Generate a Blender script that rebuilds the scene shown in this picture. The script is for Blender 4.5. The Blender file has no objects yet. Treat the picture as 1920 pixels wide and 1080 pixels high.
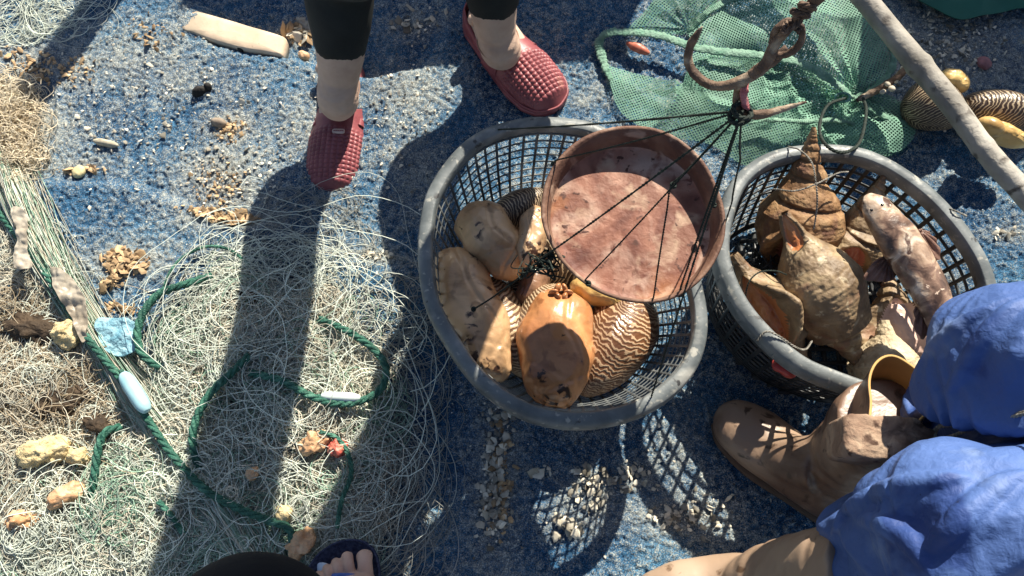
import bpy, math, random
import numpy as np
from mathutils import Vector, Matrix
random.seed(7); rng = np.random.default_rng(11)
R = math.radians
SC = bpy.context.scene
COL = SC.collection

# ------------------------------------------------------------------ camera, sky, sun, exposure
H = 1.30                                   # camera height above the carpet
TILT = 18.0
F = 960 / math.tan(R(32.5))
cam_d = bpy.data.cameras.new('camera'); cam_d.sensor_width = 36; cam_d.lens = 18 / math.tan(R(32.5))
cam_d.clip_start = 0.02; cam_d.clip_end = 2000
cam = bpy.data.objects.new('camera', cam_d); COL.objects.link(cam)
cam.location = (0, 0, H); cam.rotation_euler = (R(TILT), 0, 0)
SC.camera = cam

SUN_EL, SUN_AZ = 40.0, 24.0                # azimuth measured from +Y towards +X
w = bpy.data.worlds.new('World'); SC.world = w; w.use_nodes = True
nt = w.node_tree
sky = nt.nodes.new('ShaderNodeTexSky'); sky.sky_type = 'NISHITA'; sky.sun_disc = False
sky.sun_elevation = R(SUN_EL); sky.sun_rotation = R(SUN_AZ)
bg = nt.nodes['Background']; nt.links.new(sky.outputs[0], bg.inputs[0]); bg.inputs[1].default_value = 0.062
sd = bpy.data.lights.new('sun', 'SUN'); sd.energy = 4.6; sd.angle = R(0.6); sd.color = (1.0, 0.93, 0.80)
so = bpy.data.objects.new('sun', sd); COL.objects.link(so)
tosun = Vector((math.sin(R(SUN_AZ)) * math.cos(R(SUN_EL)), math.cos(R(SUN_AZ)) * math.cos(R(SUN_EL)), math.sin(R(SUN_EL))))
so.rotation_euler = tosun.to_track_quat('Z', 'Y').to_euler(); so.location = tosun * 6
SC.view_settings.view_transform = 'Standard'; SC.view_settings.look = 'None'
SC.view_settings.exposure = 1.15; SC.view_settings.gamma = 1

# ------------------------------------------------------------------ helpers
ct, st = math.cos(R(TILT)), math.sin(R(TILT))
def P(px, py, z=0.0):
    """world point at height z that stands where the photograph's (1920 wide) pixel looks"""
    a = (px - 960) / F; b = (540 - py) / F
    d = (a, b * ct + st, b * st - ct)
    t = (z - H) / d[2]
    return np.array((d[0] * t, d[1] * t, z))
def S(px, z=0.0, py=540):
    """metres covered by px photo pixels at height z"""
    b = (540 - py) / F
    return px / F * (z - H) / (b * st - ct)

def _hash(i, j, k, s):
    n = (i.astype(np.int64) * 73856093) ^ (j.astype(np.int64) * 19349663) ^ (k.astype(np.int64) * 83492791) ^ (s * 2654435761)
    n = n & 0xffffffff
    n = ((n ^ (n >> 15)) * 2246822519) & 0xffffffff
    n = ((n ^ (n >> 13)) * 3266489917) & 0xffffffff
    return ((n ^ (n >> 16)) & 0xffffff) / float(0xffffff)
def vn(p, s=0, lin=False):
    p = np.asarray(p, float); i = np.floor(p); f = p - i; f = f if lin else f * f * (3 - 2 * f); i = i.astype(np.int64)
    r = 0
    for a in (0, 1):
        for b in (0, 1):
            for c in (0, 1):
                wgt = (f[:, 0] if a else 1 - f[:, 0]) * (f[:, 1] if b else 1 - f[:, 1]) * (f[:, 2] if c else 1 - f[:, 2])
                r = r + wgt * _hash(i[:, 0] + a, i[:, 1] + b, i[:, 2] + c, s)
    return r * 2 - 1
def fbm(p, scale=1.0, octv=3, s=0):
    p = np.asarray(p, float) * scale; r = 0; a = 1.0
    for o in range(octv):
        r = r + a * vn(p, s + o * 17); p = p * 2.03 + 5.1; a *= .5
    return r / 1.6

class MB:
    def __init__(self): self.v = []; self.f = []; self.n = 0; self.mi = []
    def add(self, v, f, mi=0):
        v = np.asarray(v, float); self.v.append(v)
        self.f += [tuple(int(q) + self.n for q in ff) for ff in f] if self.n else [tuple(int(q) for q in ff) for ff in f]
        self.mi += [mi] * len(f); self.n += len(v); return self
    def build(self, name, mats, parent=None, smooth=True, warp=None):
        return mesh(name, np.concatenate(self.v), self.f, mats, parent, smooth, self.mi)

def mesh(name, v, f, mats, parent=None, smooth=True, mi=None):
    v = np.asarray(v, float)
    if parent is not None:
        off = np.array(world_loc(parent)); v = v - off
    me = bpy.data.meshes.new(name)
    if isinstance(f, np.ndarray):
        k = f.shape[1]; nf = len(f)
        me.vertices.add(len(v)); me.vertices.foreach_set('co', v.astype(np.float32).ravel())
        me.loops.add(nf * k); me.loops.foreach_set('vertex_index', f.astype(np.int32).ravel())
        me.polygons.add(nf); me.polygons.foreach_set('loop_start', np.arange(0, nf * k, k, dtype=np.int32))
        me.polygons.foreach_set('loop_total', np.full(nf, k, dtype=np.int32))
        me.update(calc_edges=True)
    else:
        me.from_pydata([tuple(x) for x in v], [], f)
    if not isinstance(mats, (list, tuple)): mats = [mats]
    for m in mats: me.materials.append(m)
    if mi is not None and any(mi): me.polygons.foreach_set('material_index', np.array(mi, dtype=np.int32))
    me.polygons.foreach_set('use_smooth', np.full(len(me.polygons), smooth))
    me.update()
    o = bpy.data.objects.new(name, me); COL.objects.link(o)
    if parent is not None: o.parent = parent
    return o
def world_loc(o):
    l = Vector(o.location)
    while o.parent: o = o.parent; l = l + Vector(o.location)
    return l
def thing(name, label, cat, loc, group=None):
    o = bpy.data.objects.new(name, None); COL.objects.link(o); o.location = tuple(loc); o.empty_display_size = .05
    o['label'] = label; o['category'] = cat
    if group: o['group'] = group
    return o
def tag(o, label, cat, group=None, kind=None):
    o['label'] = label; o['category'] = cat
    if group: o['group'] = group
    if kind: o['kind'] = kind
    return o

def spline(pts, n, closed=False):
    p = np.asarray(pts, float)
    m = len(p)
    if closed: q = np.vstack([p[-1], p, p[0], p[1]]); segs = m
    else: q = np.vstack([2 * p[0] - p[1], p, 2 * p[-1] - p[-2]]); segs = m - 1
    t = np.linspace(0, segs, n, endpoint=not closed); i = np.minimum(t.astype(int), segs - 1); u = (t - i)[:, None]
    a, b, c, d = q[i], q[i + 1], q[i + 2], q[i + 3]
    return .5 * (2 * b + (c - a) * u + (2 * a - 5 * b + 4 * c - d) * u ** 2 + (3 * b - a - 3 * c + d) * u ** 3)
def grid_faces(n, m, cu=False, cv=False, off=0):
    i = np.arange(n if cu else n - 1)[:, None]; j = np.arange(m if cv else m - 1)[None, :]
    a = i * m + j; b = i * m + (j + 1) % m; c = ((i + 1) % n) * m + (j + 1) % m; d = ((i + 1) % n) * m + j
    return np.stack([a, d, c, b], -1).reshape(-1, 4) + off
def frames(c, up=(0, 0, 1), closed=False):
    if closed: T = np.roll(c, -1, 0) - np.roll(c, 1, 0)
    else: T = np.gradient(c, axis=0)
    T = T / (np.linalg.norm(T, axis=1, keepdims=True) + 1e-12)
    up = np.broadcast_to(np.asarray(up, float), T.shape)
    Sd = np.cross(T, up); Sd = Sd / (np.linalg.norm(Sd, axis=1, keepdims=True) + 1e-9)
    U = np.cross(Sd, T)
    return T, Sd, U
def loft(pts, rw, rh=None, n=40, k=24, up=(0, 0, 1), closed=False, caps=True, expo=1.0, disp=None, open_ends=False):
    """elliptic sections (half-width rw sideways, half-height rh upward) swept along a spline"""
    pts = np.asarray(pts, float); rh = rw if rh is None else rh
    rw = np.broadcast_to(np.asarray(rw, float), (len(pts),)); rh = np.broadcast_to(np.asarray(rh, float), (len(pts),))
    A = spline(np.column_stack([pts, rw, rh]), n, closed); c = A[:, :3]; W = np.maximum(A[:, 3], 1e-5); Hh = np.maximum(A[:, 4], 1e-5)
    T, Sd, U = frames(c, up, closed)
    ph = np.linspace(0, 2 * np.pi, k, endpoint=False); co, si = np.cos(ph), np.sin(ph)
    if expo != 1.0: co = np.sign(co) * np.abs(co) ** expo; si = np.sign(si) * np.abs(si) ** expo
    V = c[:, None] + Sd[:, None] * (W[:, None] * co)[..., None] + U[:, None] * (Hh[:, None] * si)[..., None]
    if disp is not None:
        N = V - c[:, None]; N = N / (np.linalg.norm(N, axis=2, keepdims=True) + 1e-9)
        d = disp(V.reshape(-1, 3), np.repeat(np.linspace(0, 1, n), k), np.tile(ph, n)).reshape(n, k, 1)
        V = V + N * d
    V = V.reshape(-1, 3); Fc = [tuple(x) for x in grid_faces(n, k, closed, True)]
    if not closed and caps:
        V = np.vstack([V, V[:k].mean(0) , V[(n - 1) * k:n * k].mean(0)]); a, b = n * k, n * k + 1
        Fc += [(a, j, (j + 1) % k) for j in range(k)] + [(b, (n - 1) * k + (j + 1) % k, (n - 1) * k + j) for j in range(k)]
    return V, Fc
def tube(pts, r, n=None, k=8, closed=False):
    return loft(pts, r, None, n or max(8, len(pts) * 6), k, closed=closed, up=(0.13, 0.07, 1))
def rounded(t, e=.5):                       # radius factor for a body with rounded ends, t 0..1
    return np.clip(1 - np.abs(2 * t - 1) ** (1 / e), 0, 1) ** e
def rope(pts, r, n=300, strands=3, pitch=None, k=6, closed=False):
    """laid rope: strands twisted round the path"""
    c = spline(pts, n, closed); T, Sd, U = frames(c, (0.1, 0.05, 1), closed)
    L = np.concatenate([[0], np.cumsum(np.linalg.norm(np.diff(c, axis=0), axis=1))]); pitch = pitch or r * 7
    b = MB()
    for q in range(strands):
        a = L / pitch * 2 * np.pi + q * 2 * np.pi / strands
        cc = c + (Sd * np.cos(a)[:, None] + U * np.sin(a)[:, None]) * r * .52
        b.add(*loft(cc, r * .56, None, n, k, up=(0.1, 0.05, 1), closed=closed))
    return b
def blob(c, rx, ry, rz, az=0, pitch=0, roll=0, nu=64, nv=96, e=1.0, noise=None, shape=None):
    u = np.linspace(0, np.pi, nu)[:, None]; v = np.linspace(0, 2 * np.pi, nv, endpoint=False)[None]
    x = np.cos(u) + 0 * v; y = np.sin(u) * np.cos(v); z = np.sin(u) * np.sin(v)
    V = np.stack([x, y, z], -1).reshape(-1, 3)
    if e != 1: V = np.sign(V) * np.abs(V) ** e
    if shape is not None: V = shape(V)
    V = V * (rx, ry, rz)
    if noise:
        for amp, sc, s in noise:
            N = V / (np.linalg.norm(V, axis=1, keepdims=True) + 1e-9); V = V + N * (fbm(V, sc, 3, s) * amp)[:, None]
    M = Matrix.Rotation(R(az), 3, 'Z') @ Matrix.Rotation(R(-pitch), 3, 'Y') @ Matrix.Rotation(R(roll), 3, 'X')
    V = V @ np.array(M).T + np.asarray(c)
    f = grid_faces(nu, nv, False, True)
    return V, [tuple(x) for x in f]
def patch(outline, center, z, n=60, m=220, s0=0.0):
    """filled sheet inside a smooth closed outline; z(V,s,t) gives the height"""
    o = spline(outline, m, True); s = np.linspace(s0, 1, n) ** .8
    V = np.asarray(center)[None, None] + s[:, None, None] * (o[None] - np.asarray(center)[None, None])
    ss = np.repeat(s, m); tt = np.tile(np.linspace(0, 1, m, endpoint=False), n)
    V = V.reshape(-1, 3); V[:, 2] += z(V, ss, tt)
    return V, [tuple(x) for x in grid_faces(n, m, False, True)]

# ------------------------------------------------------------------ materials
def mat(name, ramp, scale=8, detail=5, dist=0.3, rough=.6, bump=0, bscale=60, layers=(), spec=.4, metal=0, alpha=None, coat=0, sheen=0, trans=0, island=0, stretch=None, coord='Object', brough=None, bdist=.004):
    m = bpy.data.materials.new(name); m.use_nodes = True; t = m.node_tree; N = t.nodes; L = t.links
    b = N['Principled BSDF']; b.inputs['Roughness'].default_value = rough; b.inputs['Metallic'].default_value = metal
    b.inputs['Specular IOR Level'].default_value = spec
    if coat: b.inputs['Coat Weight'].default_value = coat; b.inputs['Coat Roughness'].default_value = .12
    tc = N.new('ShaderNodeTexCoord'); src = tc.outputs[coord]
    if stretch:
        mp = N.new('ShaderNodeMapping'); mp.inputs['Scale'].default_value = stretch; L.new(src, mp.inputs[0]); src = mp.outputs[0]
    def noise(sc, d=5, di=0.0):
        n = N.new('ShaderNodeTexNoise'); n.inputs['Scale'].default_value = sc; n.inputs['Detail'].default_value = d
        n.inputs['Distortion'].default_value = di; L.new(src, n.inputs['Vector']); return n.outputs['Fac']
    def rampn(fac, stops):
        r = N.new('ShaderNodeValToRGB'); L.new(fac, r.inputs[0]); e = r.color_ramp.elements
        while len(e) < len(stops): e.new(.5)
        for i, (p, c) in enumerate(stops): e[i].position = p; e[i].color = (*c, 1)
        return r.outputs[0]
    if isinstance(ramp[0], (int, float)): ramp = [(0.3, tuple(x * .8 for x in ramp)), (0.7, tuple(min(1, x * 1.2) for x in ramp))]
    col = rampn(noise(scale, detail, dist), ramp)
    for ly in layers:
        sc, lo, hi, c = ly[:4]
        f = rampn(noise(sc, 6, .4), [(lo, (0, 0, 0)), (hi, (1, 1, 1))])
        if len(ly) > 4:
            f2 = rampn(noise(ly[4], 3, .2), [(ly[5], (0, 0, 0)), (ly[6], (1, 1, 1))]); mm = N.new('ShaderNodeMath'); mm.operation = 'MULTIPLY'
            L.new(f, mm.inputs[0]); L.new(f2, mm.inputs[1]); f = mm.outputs[0]
        mx = N.new('ShaderNodeMix'); mx.data_type = 'RGBA'; L.new(f, mx.inputs[0]); L.new(col, mx.inputs[6]); mx.inputs[7].default_value = (*c, 1)
        col = mx.outputs[2]
    if island:
        g = N.new('ShaderNodeNewGeometry'); mm = N.new('ShaderNodeMapRange'); L.new(g.outputs['Random Per Island'], mm.inputs[0])
        mm.inputs[3].default_value = 1 - island; mm.inputs[4].default_value = 1 + island
        mx = N.new('ShaderNodeVectorMath'); mx.operation = 'SCALE'; L.new(col, mx.inputs[0]); L.new(mm.outputs[0], mx.inputs[3]); col = mx.outputs[0]
    L.new(col, b.inputs['Base Color'])
    if bump:
        bm = N.new('ShaderNodeBump'); bm.inputs['Strength'].default_value = bump; bm.inputs['Distance'].default_value = bdist
        L.new(noise(bscale, 6, .3), bm.inputs['Height']); L.new(bm.outputs[0], b.inputs['Normal'])
    if trans:
        tr = N.new('ShaderNodeBsdfTranslucent'); L.new(col, tr.inputs[0]); ms = N.new('ShaderNodeMixShader'); ms.inputs[0].default_value = trans
        out = N['Material Output']; L.new(b.outputs[0], ms.inputs[1]); L.new(tr.outputs[0], ms.inputs[2]); L.new(ms.outputs[0], out.inputs[0])
    m['_col'] = 1
    return m
def stripes(name, dark, light, sc=60, dist=8, axis='X', rough=.35, mid=.5, bump=.3, band='DIAGONAL', dscale=1.5, soft=.12, mott=None):
    """wavy light lines on a dark shell, following a wave texture"""
    m = bpy.data.materials.new(name); m.use_nodes = True; t = m.node_tree; N = t.nodes; L = t.links; b = N['Principled BSDF']
    b.inputs['Roughness'].default_value = rough; tc = N.new('ShaderNodeTexCoord')
    wv = N.new('ShaderNodeTexWave'); wv.bands_direction = axis; wv.inputs['Scale'].default_value = sc; wv.inputs['Distortion'].default_value = dist
    wv.inputs['Detail'].default_value = 3; wv.inputs['Detail Scale'].default_value = dscale; L.new(tc.outputs['UV'], wv.inputs[0])
    r = N.new('ShaderNodeValToRGB'); L.new(wv.outputs[1], r.inputs[0]); e = r.color_ramp.elements
    e[0].position = mid; e[0].color = (*dark, 1); e[1].position = mid + soft; e[1].color = (*light, 1)
    nz = N.new('ShaderNodeTexNoise'); nz.inputs['Scale'].default_value = 22; nz.inputs['Detail'].default_value = 6; L.new(tc.outputs['Object'], nz.inputs[0])
    r2 = N.new('ShaderNodeValToRGB'); L.new(nz.outputs[0], r2.inputs[0]); r2.color_ramp.elements[0].position = .35; r2.color_ramp.elements[1].position = .65
    r2.color_ramp.elements[0].color = (.55, .5, .45, 1); r2.color_ramp.elements[1].color = (1.15, 1.1, 1, 1)
    mx = N.new('ShaderNodeMix'); mx.data_type = 'RGBA'; mx.blend_type = 'MULTIPLY'; mx.inputs[0].default_value = 1
    L.new(r.outputs[0], mx.inputs[6]); L.new(r2.outputs[0], mx.inputs[7]); L.new(mx.outputs[2], b.inputs['Base Color'])
    bm = N.new('ShaderNodeBump'); bm.inputs['Strength'].default_value = bump; bm.inputs['Distance'].default_value = .003
    L.new(wv.outputs[1], bm.inputs['Height']); L.new(bm.outputs[0], b.inputs['Normal'])
    return m
def add_uv(o, u, v):
    me = o.data; uv = me.uv_layers.new(name='UVMap'); li = np.empty(len(me.loops), np.int32); me.loops.foreach_get('vertex_index', li)
    arr = np.stack([np.asarray(u)[li], np.asarray(v)[li]], -1).astype(np.float32); uv.data.foreach_set('uv', arr.ravel())

# ------------------------------------------------------------------ the ground
beige, sand = (.42, .36, .27), (.30, .24, .17)
def seg_dist(x, y, pts):
    """signed distance to a polyline of world XY points (positive on its far/up side)"""
    best = np.full(x.shape, 1e9); sg = np.zeros(x.shape)
    for a, b in zip(pts[:-1], pts[1:]):
        d = b - a; L2 = (d ** 2).sum(); t = np.clip(((x - a[0]) * d[0] + (y - a[1]) * d[1]) / L2, 0, 1)
        ex = x - a[0] - t * d[0]; ey = y - a[1] - t * d[1]; ds = np.hypot(ex, ey); s_ = np.sign(d[0] * (y - a[1]) - d[1] * (x - a[0]))
        m_ = ds < best; best = np.where(m_, ds, best); sg = np.where(m_, s_, sg)
    return best * sg
SEAM1 = [P(*q)[:2] for q in ((-400, 330), (60, 338), (250, 350), (350, 385), (430, 425), (520, 432), (600, 470), (740, 500), (860, 520), (1100, 560))]
SEAM2 = [P(*q)[:2] for q in ((200, -120), (310, -20), (385, 10), (395, 75), (470, 92), (560, 105), (690, 140), (900, 100))]
def gz(x, y):
    x = np.asarray(x, float); y = np.asarray(y, float); p = np.stack([x, y, 0 * x], -1).reshape(-1, 3)
    z = fbm(p, 3.1, 3, 5).reshape(x.shape) * .007 + fbm(p, 11, 2, 9).reshape(x.shape) * .003
    d = seg_dist(x, y, SEAM1); w_ = np.clip((.35 - x) / .5, 0, 1)
    z = z + w_ * .011 / (1 + np.exp(d / .004)) * np.exp(-np.clip(-d, 0, 1) / .10)
    d2 = seg_dist(x, y, SEAM2); w2 = np.clip((-.12 - x) / .08, 0, 1)
    z = z - w2 * .030 / (1 + np.exp(-(d2) / .004)) * np.exp(-np.clip(d2, 0, 1) / .5)
    ang = fbm(p, 4, 2, 31).reshape(x.shape)
    z = z + .0045 * np.exp(-(ang / .05) ** 2) * np.clip((-.1 - x) * 4, 0, 1)      # soft wrinkles in the mat
    return z
def gp(px, py, dz=0.0):
    q = P(px, py, 0); z = float(gz(q[0:1], q[1:2])[0]); return P(px, py, z + dz)

def carpet():
    X0, X1, Y0, Y1, d = -1.6, 1.6, -.45, 1.75, .0026
    xs = np.arange(X0, X1, d); ys = np.arange(Y0, Y1, d); gx, gy = np.meshgrid(xs, ys, indexing='ij')
    z = gz(gx, gy)
    p = np.stack([gx, gy, 0 * gx], -1).reshape(-1, 3)
    tuft = rng.normal(0, 1, gx.shape)
    sm = (tuft + np.roll(tuft, 1, 0) * .6 + np.roll(tuft, 1, 1) * .6) / 1.3
    coarse = vn(p * 130, 3).reshape(gx.shape)
    z = z + sm * .0013 + coarse * .0018
    gx = gx + rng.normal(0, .0006, gx.shape); gy = gy + rng.normal(0, .0006, gx.shape)
    V = np.stack([gx, gy, z], -1).reshape(-1, 3)
    o = mesh('carpet', V, grid_faces(len(xs), len(ys)), CARPET, None, True)
    # sand trodden into the pile, painted where it lies
    dirt = np.zeros(gx.size); px = V[:, 0]; py = V[:, 1]
    for (cx, cy, rx, ry, a) in DIRT:
        c = P(cx, cy); ex, ey = S(rx), S(ry); rr = ((px - c[0]) / ex) ** 2 + ((py - c[1]) / ey) ** 2
        dirt = np.maximum(dirt, a * np.exp(-rr * 1.1))
    at = o.data.attributes.new('dirt', 'FLOAT', 'POINT'); at.data.foreach_set('value', dirt.astype(np.float32))
    at = o.data.attributes.new('tuft', 'FLOAT', 'POINT'); at.data.foreach_set('value', np.clip(sm.ravel() * .16 + coarse.ravel() * .34 + .5, 0, 1).astype(np.float32))
    o['kind'] = 'structure'; o['label'] = 'blue looped carpet strewn with grit'
DIRT = [(420, 330, 110, 90, .85), (430, 240, 60, 40, .9), (240, 490, 90, 45, .8), (430, 412, 120, 22, .9), (150, 120, 260, 70, .6), (60, 230, 90, 60, .8),
        (300, 140, 150, 60, .5), (150, 310, 90, 30, .6), (640, 640, 60, 50, .5), (110, 720, 120, 110, .6), (500, 470, 240, 20, .5), (700, 480, 70, 18, .7),
        (930, 900, 50, 190, .75), (1110, 940, 80, 60, .7), (1260, 965, 80, 40, .8), (1190, 900, 60, 40, .5), (1280, 830, 60, 120, .3), (780, 300, 60, 120, .45), (760, 170, 100, 60, .5),
        (560, 45, 60, 30, .9), (780, 40, 90, 40, .4), (1100, 180, 60, 40, .5), (1800, 90, 260, 120, .8), (1890, 440, 40, 20, .8), (1750, 330, 90, 30, .2),
        (300, 880, 200, 120, .3), (600, 960, 60, 60, .4), (940, 780, 40, 60, .6), (1100, 800, 60, 30, .5), (540, 250, 80, 70, .4), (300, 40, 120, 40, .2)]
def carpet_mat():
    m = bpy.data.materials.new('carpet'); m.use_nodes = True; t = m.node_tree; N = t.nodes; L = t.links; b = N['Principled BSDF']
    b.inputs['Roughness'].default_value = .9; b.inputs['Specular IOR Level'].default_value = .2
    tc = N.new('ShaderNodeTexCoord')
    def nz(sc, d=4, di=0):
        n = N.new('ShaderNodeTexNoise'); n.inputs['Scale'].default_value = sc; n.inputs['Detail'].default_value = d; n.inputs['Distortion'].default_value = di
        L.new(tc.outputs['Object'], n.inputs[0]); return n.outputs[0]
    def rp(fac, st):
        r = N.new('ShaderNodeValToRGB'); L.new(fac, r.inputs[0]); e = r.color_ramp.elements
        while len(e) < len(st): e.new(.5)
        for i, (p, c) in enumerate(st): e[i].position = p; e[i].color = (*c, 1)
        return r.outputs[0]
    def mix(f, a, c, mode='MIX'):
        x = N.new('ShaderNodeMix'); x.data_type = 'RGBA'; x.blend_type = mode
        if isinstance(f, float): x.inputs[0].default_value = f
        else: L.new(f, x.inputs[0])
        for i, q in ((6, a), (7, c)):
            if isinstance(q, tuple): x.inputs[i].default_value = (*q, 1)
            else: L.new(q, x.inputs[i])
        return x.outputs[2]
    def mth(op, a, c):
        x = N.new('ShaderNodeMath'); x.operation = op; x.use_clamp = True
        for i, q in ((0, a), (1, c)):
            if isinstance(q, (int, float)): x.inputs[i].default_value = q
            else: L.new(q, x.inputs[i])
        return x.outputs[0]
    blue = rp(nz(7, 5, .6), [(.32, (.012, .056, .130)), (.5, (.024, .088, .175)), (.68, (.045, .130, .225))])
    fib = rp(nz(520, 2), [(.36, (.40, .42, .45)), (.5, (.95, .95, .95)), (.66, (2.0, 1.9, 1.75))])
    blue = mix(1.0, blue, fib, 'MULTIPLY')
    a1 = N.new('ShaderNodeAttribute'); a1.attribute_name = 'dirt'; a2 = N.new('ShaderNodeAttribute'); a2.attribute_name = 'tuft'
    sandc = rp(nz(420, 3, .2), [(.3, (.13, .15, .15)), (.5, (.29, .31, .29)), (.68, (.60, .62, .56))])
    wear = rp(nz(5, 6, .8), [(.36, (0, 0, 0)), (.66, (.30, .30, .30))])
    # dust sits on the tips and in patches: fine speckle thresholded against the dirt level
    spk = nz(460, 4, .2)
    lev = mth('ADD', mth('ADD', mth('MULTIPLY', a1.outputs['Fac'], .20), mth('MULTIPLY', wear, .42)), mth('MULTIPLY', a2.outputs['Fac'], .30))
    v = mth('ADD', mth('MULTIPLY', mth('SUBTRACT', mth('MULTIPLY', mth('ADD', spk, lev), .6), .392), 6.0), 0.0)
    colr = mix(v, blue, sandc)
    soft = mth('MULTIPLY', a1.outputs['Fac'], .38)
    colr = mix(soft, colr, (.27, .25, .20))
    L.new(colr, b.inputs['Base Color'])
    bm = N.new('ShaderNodeBump'); bm.inputs['Strength'].default_value = .8; bm.inputs['Distance'].default_value = .003
    L.new(nz(500, 3), bm.inputs['Height']); L.new(bm.outputs[0], b.inputs['Normal'])
    return m
CARPET = carpet_mat()
carpet()
v = [(-200, -200, -.036), (200, -200, -.036), (200, 200, -.036), (-200, 200, -.036)]
g = mesh('ground', v, [(0, 1, 2, 3)], mat('sandy_concrete', [(.3, (.20, .18, .15)), (.7, (.34, .31, .26))], 3, bump=.4, bscale=40, rough=.95)); g['kind'] = 'structure'
# ------------------------------------------------------------------ the baskets
plastic = mat('grey_basket_plastic', [(.35, (.055, .062, .066)), (.62, (.13, .14, .14)), (.75, (.26, .26, .24))], 26, rough=.42, bump=.25, bscale=70, layers=[(9, .60, .70, (.34, .33, .29))])
plastic_pale = mat('pale_rim_plastic', [(.35, (.085, .097, .10)), (.6, (.17, .185, .185)), (.75, (.28, .29, .28))], 22, rough=.45, bump=.3, bscale=60, layers=[(9, .58, .70, (.40, .39, .35)), (80, .60, .68, (.33, .32, .28)), (38, .66, .70, (.05, .05, .05))])
plastic_dark = mat('black_basket_plastic', [(.35, (.016, .018, .020)), (.65, (.05, .052, .052))], 30, rough=.4, bump=.2, bscale=80, layers=[(20, .62, .72, (.16, .155, .14))])
def ring_pts(px_outline, z, n):
    return spline([P(a, b, z) for a, b in px_outline], n, True)
def basket(name_label, outline, zr, cells, rings, sw, mats, bot=.72, skew=0.0, lip=.022, group='plastic mesh baskets'):
    """outline: photo pixels of the rim's outer edge, at height zr"""
    n = 240
    rim = ring_pts(outline, zr, n); cen = rim.mean(0); cen[2] = 0
    t = thing('mesh_basket', name_label, 'basket', (cen[0], cen[1], 0), group)
    out = rim - rim.mean(0); out[:, 2] = 0; on = out / np.linalg.norm(out, axis=1, keepdims=True)
    # rim: a rolled flat band with a hanging lip
    prof = [(0, -.002), (-.003, .003), (-.011, .006), (-lip + .003, .005), (-lip, 0), (-lip + .001, -.020), (-lip + .005, -.022), (-lip + .008, -.006), (-.006, -.006), (-.004, -.024), (0.001, -.022)]
    m = len(prof); V = np.zeros((n, m, 3))
    wob = fbm(rim, 9, 2, 4) * .0018
    for j, (a, b) in enumerate(prof): V[:, j] = rim + on * (a) + np.array((0, 0, 1)) * (b + wob[:, None])
    V[:, :, 0:2] += on[:, None, 0:2] * 0
    rb = MB().add(V.reshape(-1, 3), [tuple(x) for x in grid_faces(n, m, True, True)[:, ::-1]])
    for i in range(0, n, 6):                        # moulded ribs under the lip
        a_ = rim[i]; q_ = on[i]; rb.add(*loft([a_ - q_ * .0015 + (0, 0, -.003), a_ + q_ * .0012 + (0, 0, -.012), a_ - q_ * .001 + (0, 0, -.021)], .0014, .0014, 6, 6, up=q_))
    o = rb.build('rim', mats[0], t)
    md = o.modifiers.new('bevel', 'BEVEL'); md.width = .0010; md.segments = 2; md.limit_method = 'ANGLE'; md.angle_limit = R(40)
    # wall of flat strips
    def wp(u, h):                                   # u fraction round, h 0 bottom..1 top
        i = (np.asarray(u) % 1) * n; a = np.floor(i).astype(int) % n; b = (a + 1) % n; f_ = (i - np.floor(i))[..., None]
        q = rim[a] * (1 - f_) + rim[b] * f_
        s_ = bot + (1 - bot) * np.asarray(h)[..., None] ** .8
        r = cen + (q - cen) * s_ * (1 - lip * .8 / np.linalg.norm(out, axis=1).mean())
        r[..., 2] = .012 + (zr - .018) * np.asarray(h); return r
    b = MB()
    hh = np.linspace(0, 1, 14)
    for i in range(cells):
        u = i / cells + skew * hh
        b.add(*loft(wp(u, hh), sw, sw * .45, 14, 6, up=on[int(i / cells * n)] , expo=.6))
    for j in range(rings):
        h = (j + .35) / rings
        uu = np.linspace(0, 1, 90, endpoint=False)
        c = wp(uu, np.full(90, h)); b.add(*loft(c, sw * .45, sw * (.8 if j else 1.6), 90, 6, closed=True, expo=.6))
    b.build('mesh_wall', mats[1], t)
    # bottom lattice
    b = MB(); base = wp(np.linspace(0, 1, 120, endpoint=False), np.zeros(120)); bc = base.mean(0); rad = np.linalg.norm((base - bc)[:, :2], axis=1).mean()
    stp = 2 * rad / 13
    for k_ in range(-6, 7):
        d = k_ * stp; hw = math.sqrt(max(rad ** 2 - d * d, 1e-6)) * .98
        for ax in (0, 1):
            p0 = np.array((bc[0] + d, bc[1] - hw, .008)) if ax else np.array((bc[0] - hw, bc[1] + d, .0095))
            p1 = np.array((bc[0] + d, bc[1] + hw, .008)) if ax else np.array((bc[0] + hw, bc[1] + d, .0095))
            b.add(*loft([p0, (p0 + p1) / 2, p1], sw, .0016, 8, 6, expo=.6))
    b.add(*loft(base, .004, .006, 120, 6, closed=True))
    b.build('lattice_bottom', mats[1], t)
    return t
RIM_L = [(783, 480), (788, 410), (805, 350), (850, 285), (905, 243), (985, 220), (1065, 220), (1130, 236), (1200, 290), (1262, 380), (1305, 490), (1327, 590), (1318, 665), (1284, 722), (1222, 770), (1140, 797), (1050, 800), (965, 775), (885, 715), (825, 630), (793, 560)]
RIM_R = [(1340, 480), (1347, 405), (1375, 335), (1430, 290), (1500, 272), (1590, 272), (1650, 288), (1710, 322), (1770, 372), (1825, 440), (1862, 505), (1876, 575), (1862, 650), (1810, 715), (1730, 752), (1650, 750), (1560, 722), (1490, 690), (1420, 630), (1368, 560)]
ZL, ZR = .215, .225
basket('large grey mesh basket of striped shells with a rusty pan leaning across its rim', RIM_L, ZL, 60, 14, .0023, (plastic_pale, plastic), bot=.66, skew=.018)
basket('black mesh basket holding long pale whelks and a mottled fish', RIM_R, ZR, 44, 10, .0036, (plastic_pale, plastic_dark), bot=.88)

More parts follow.
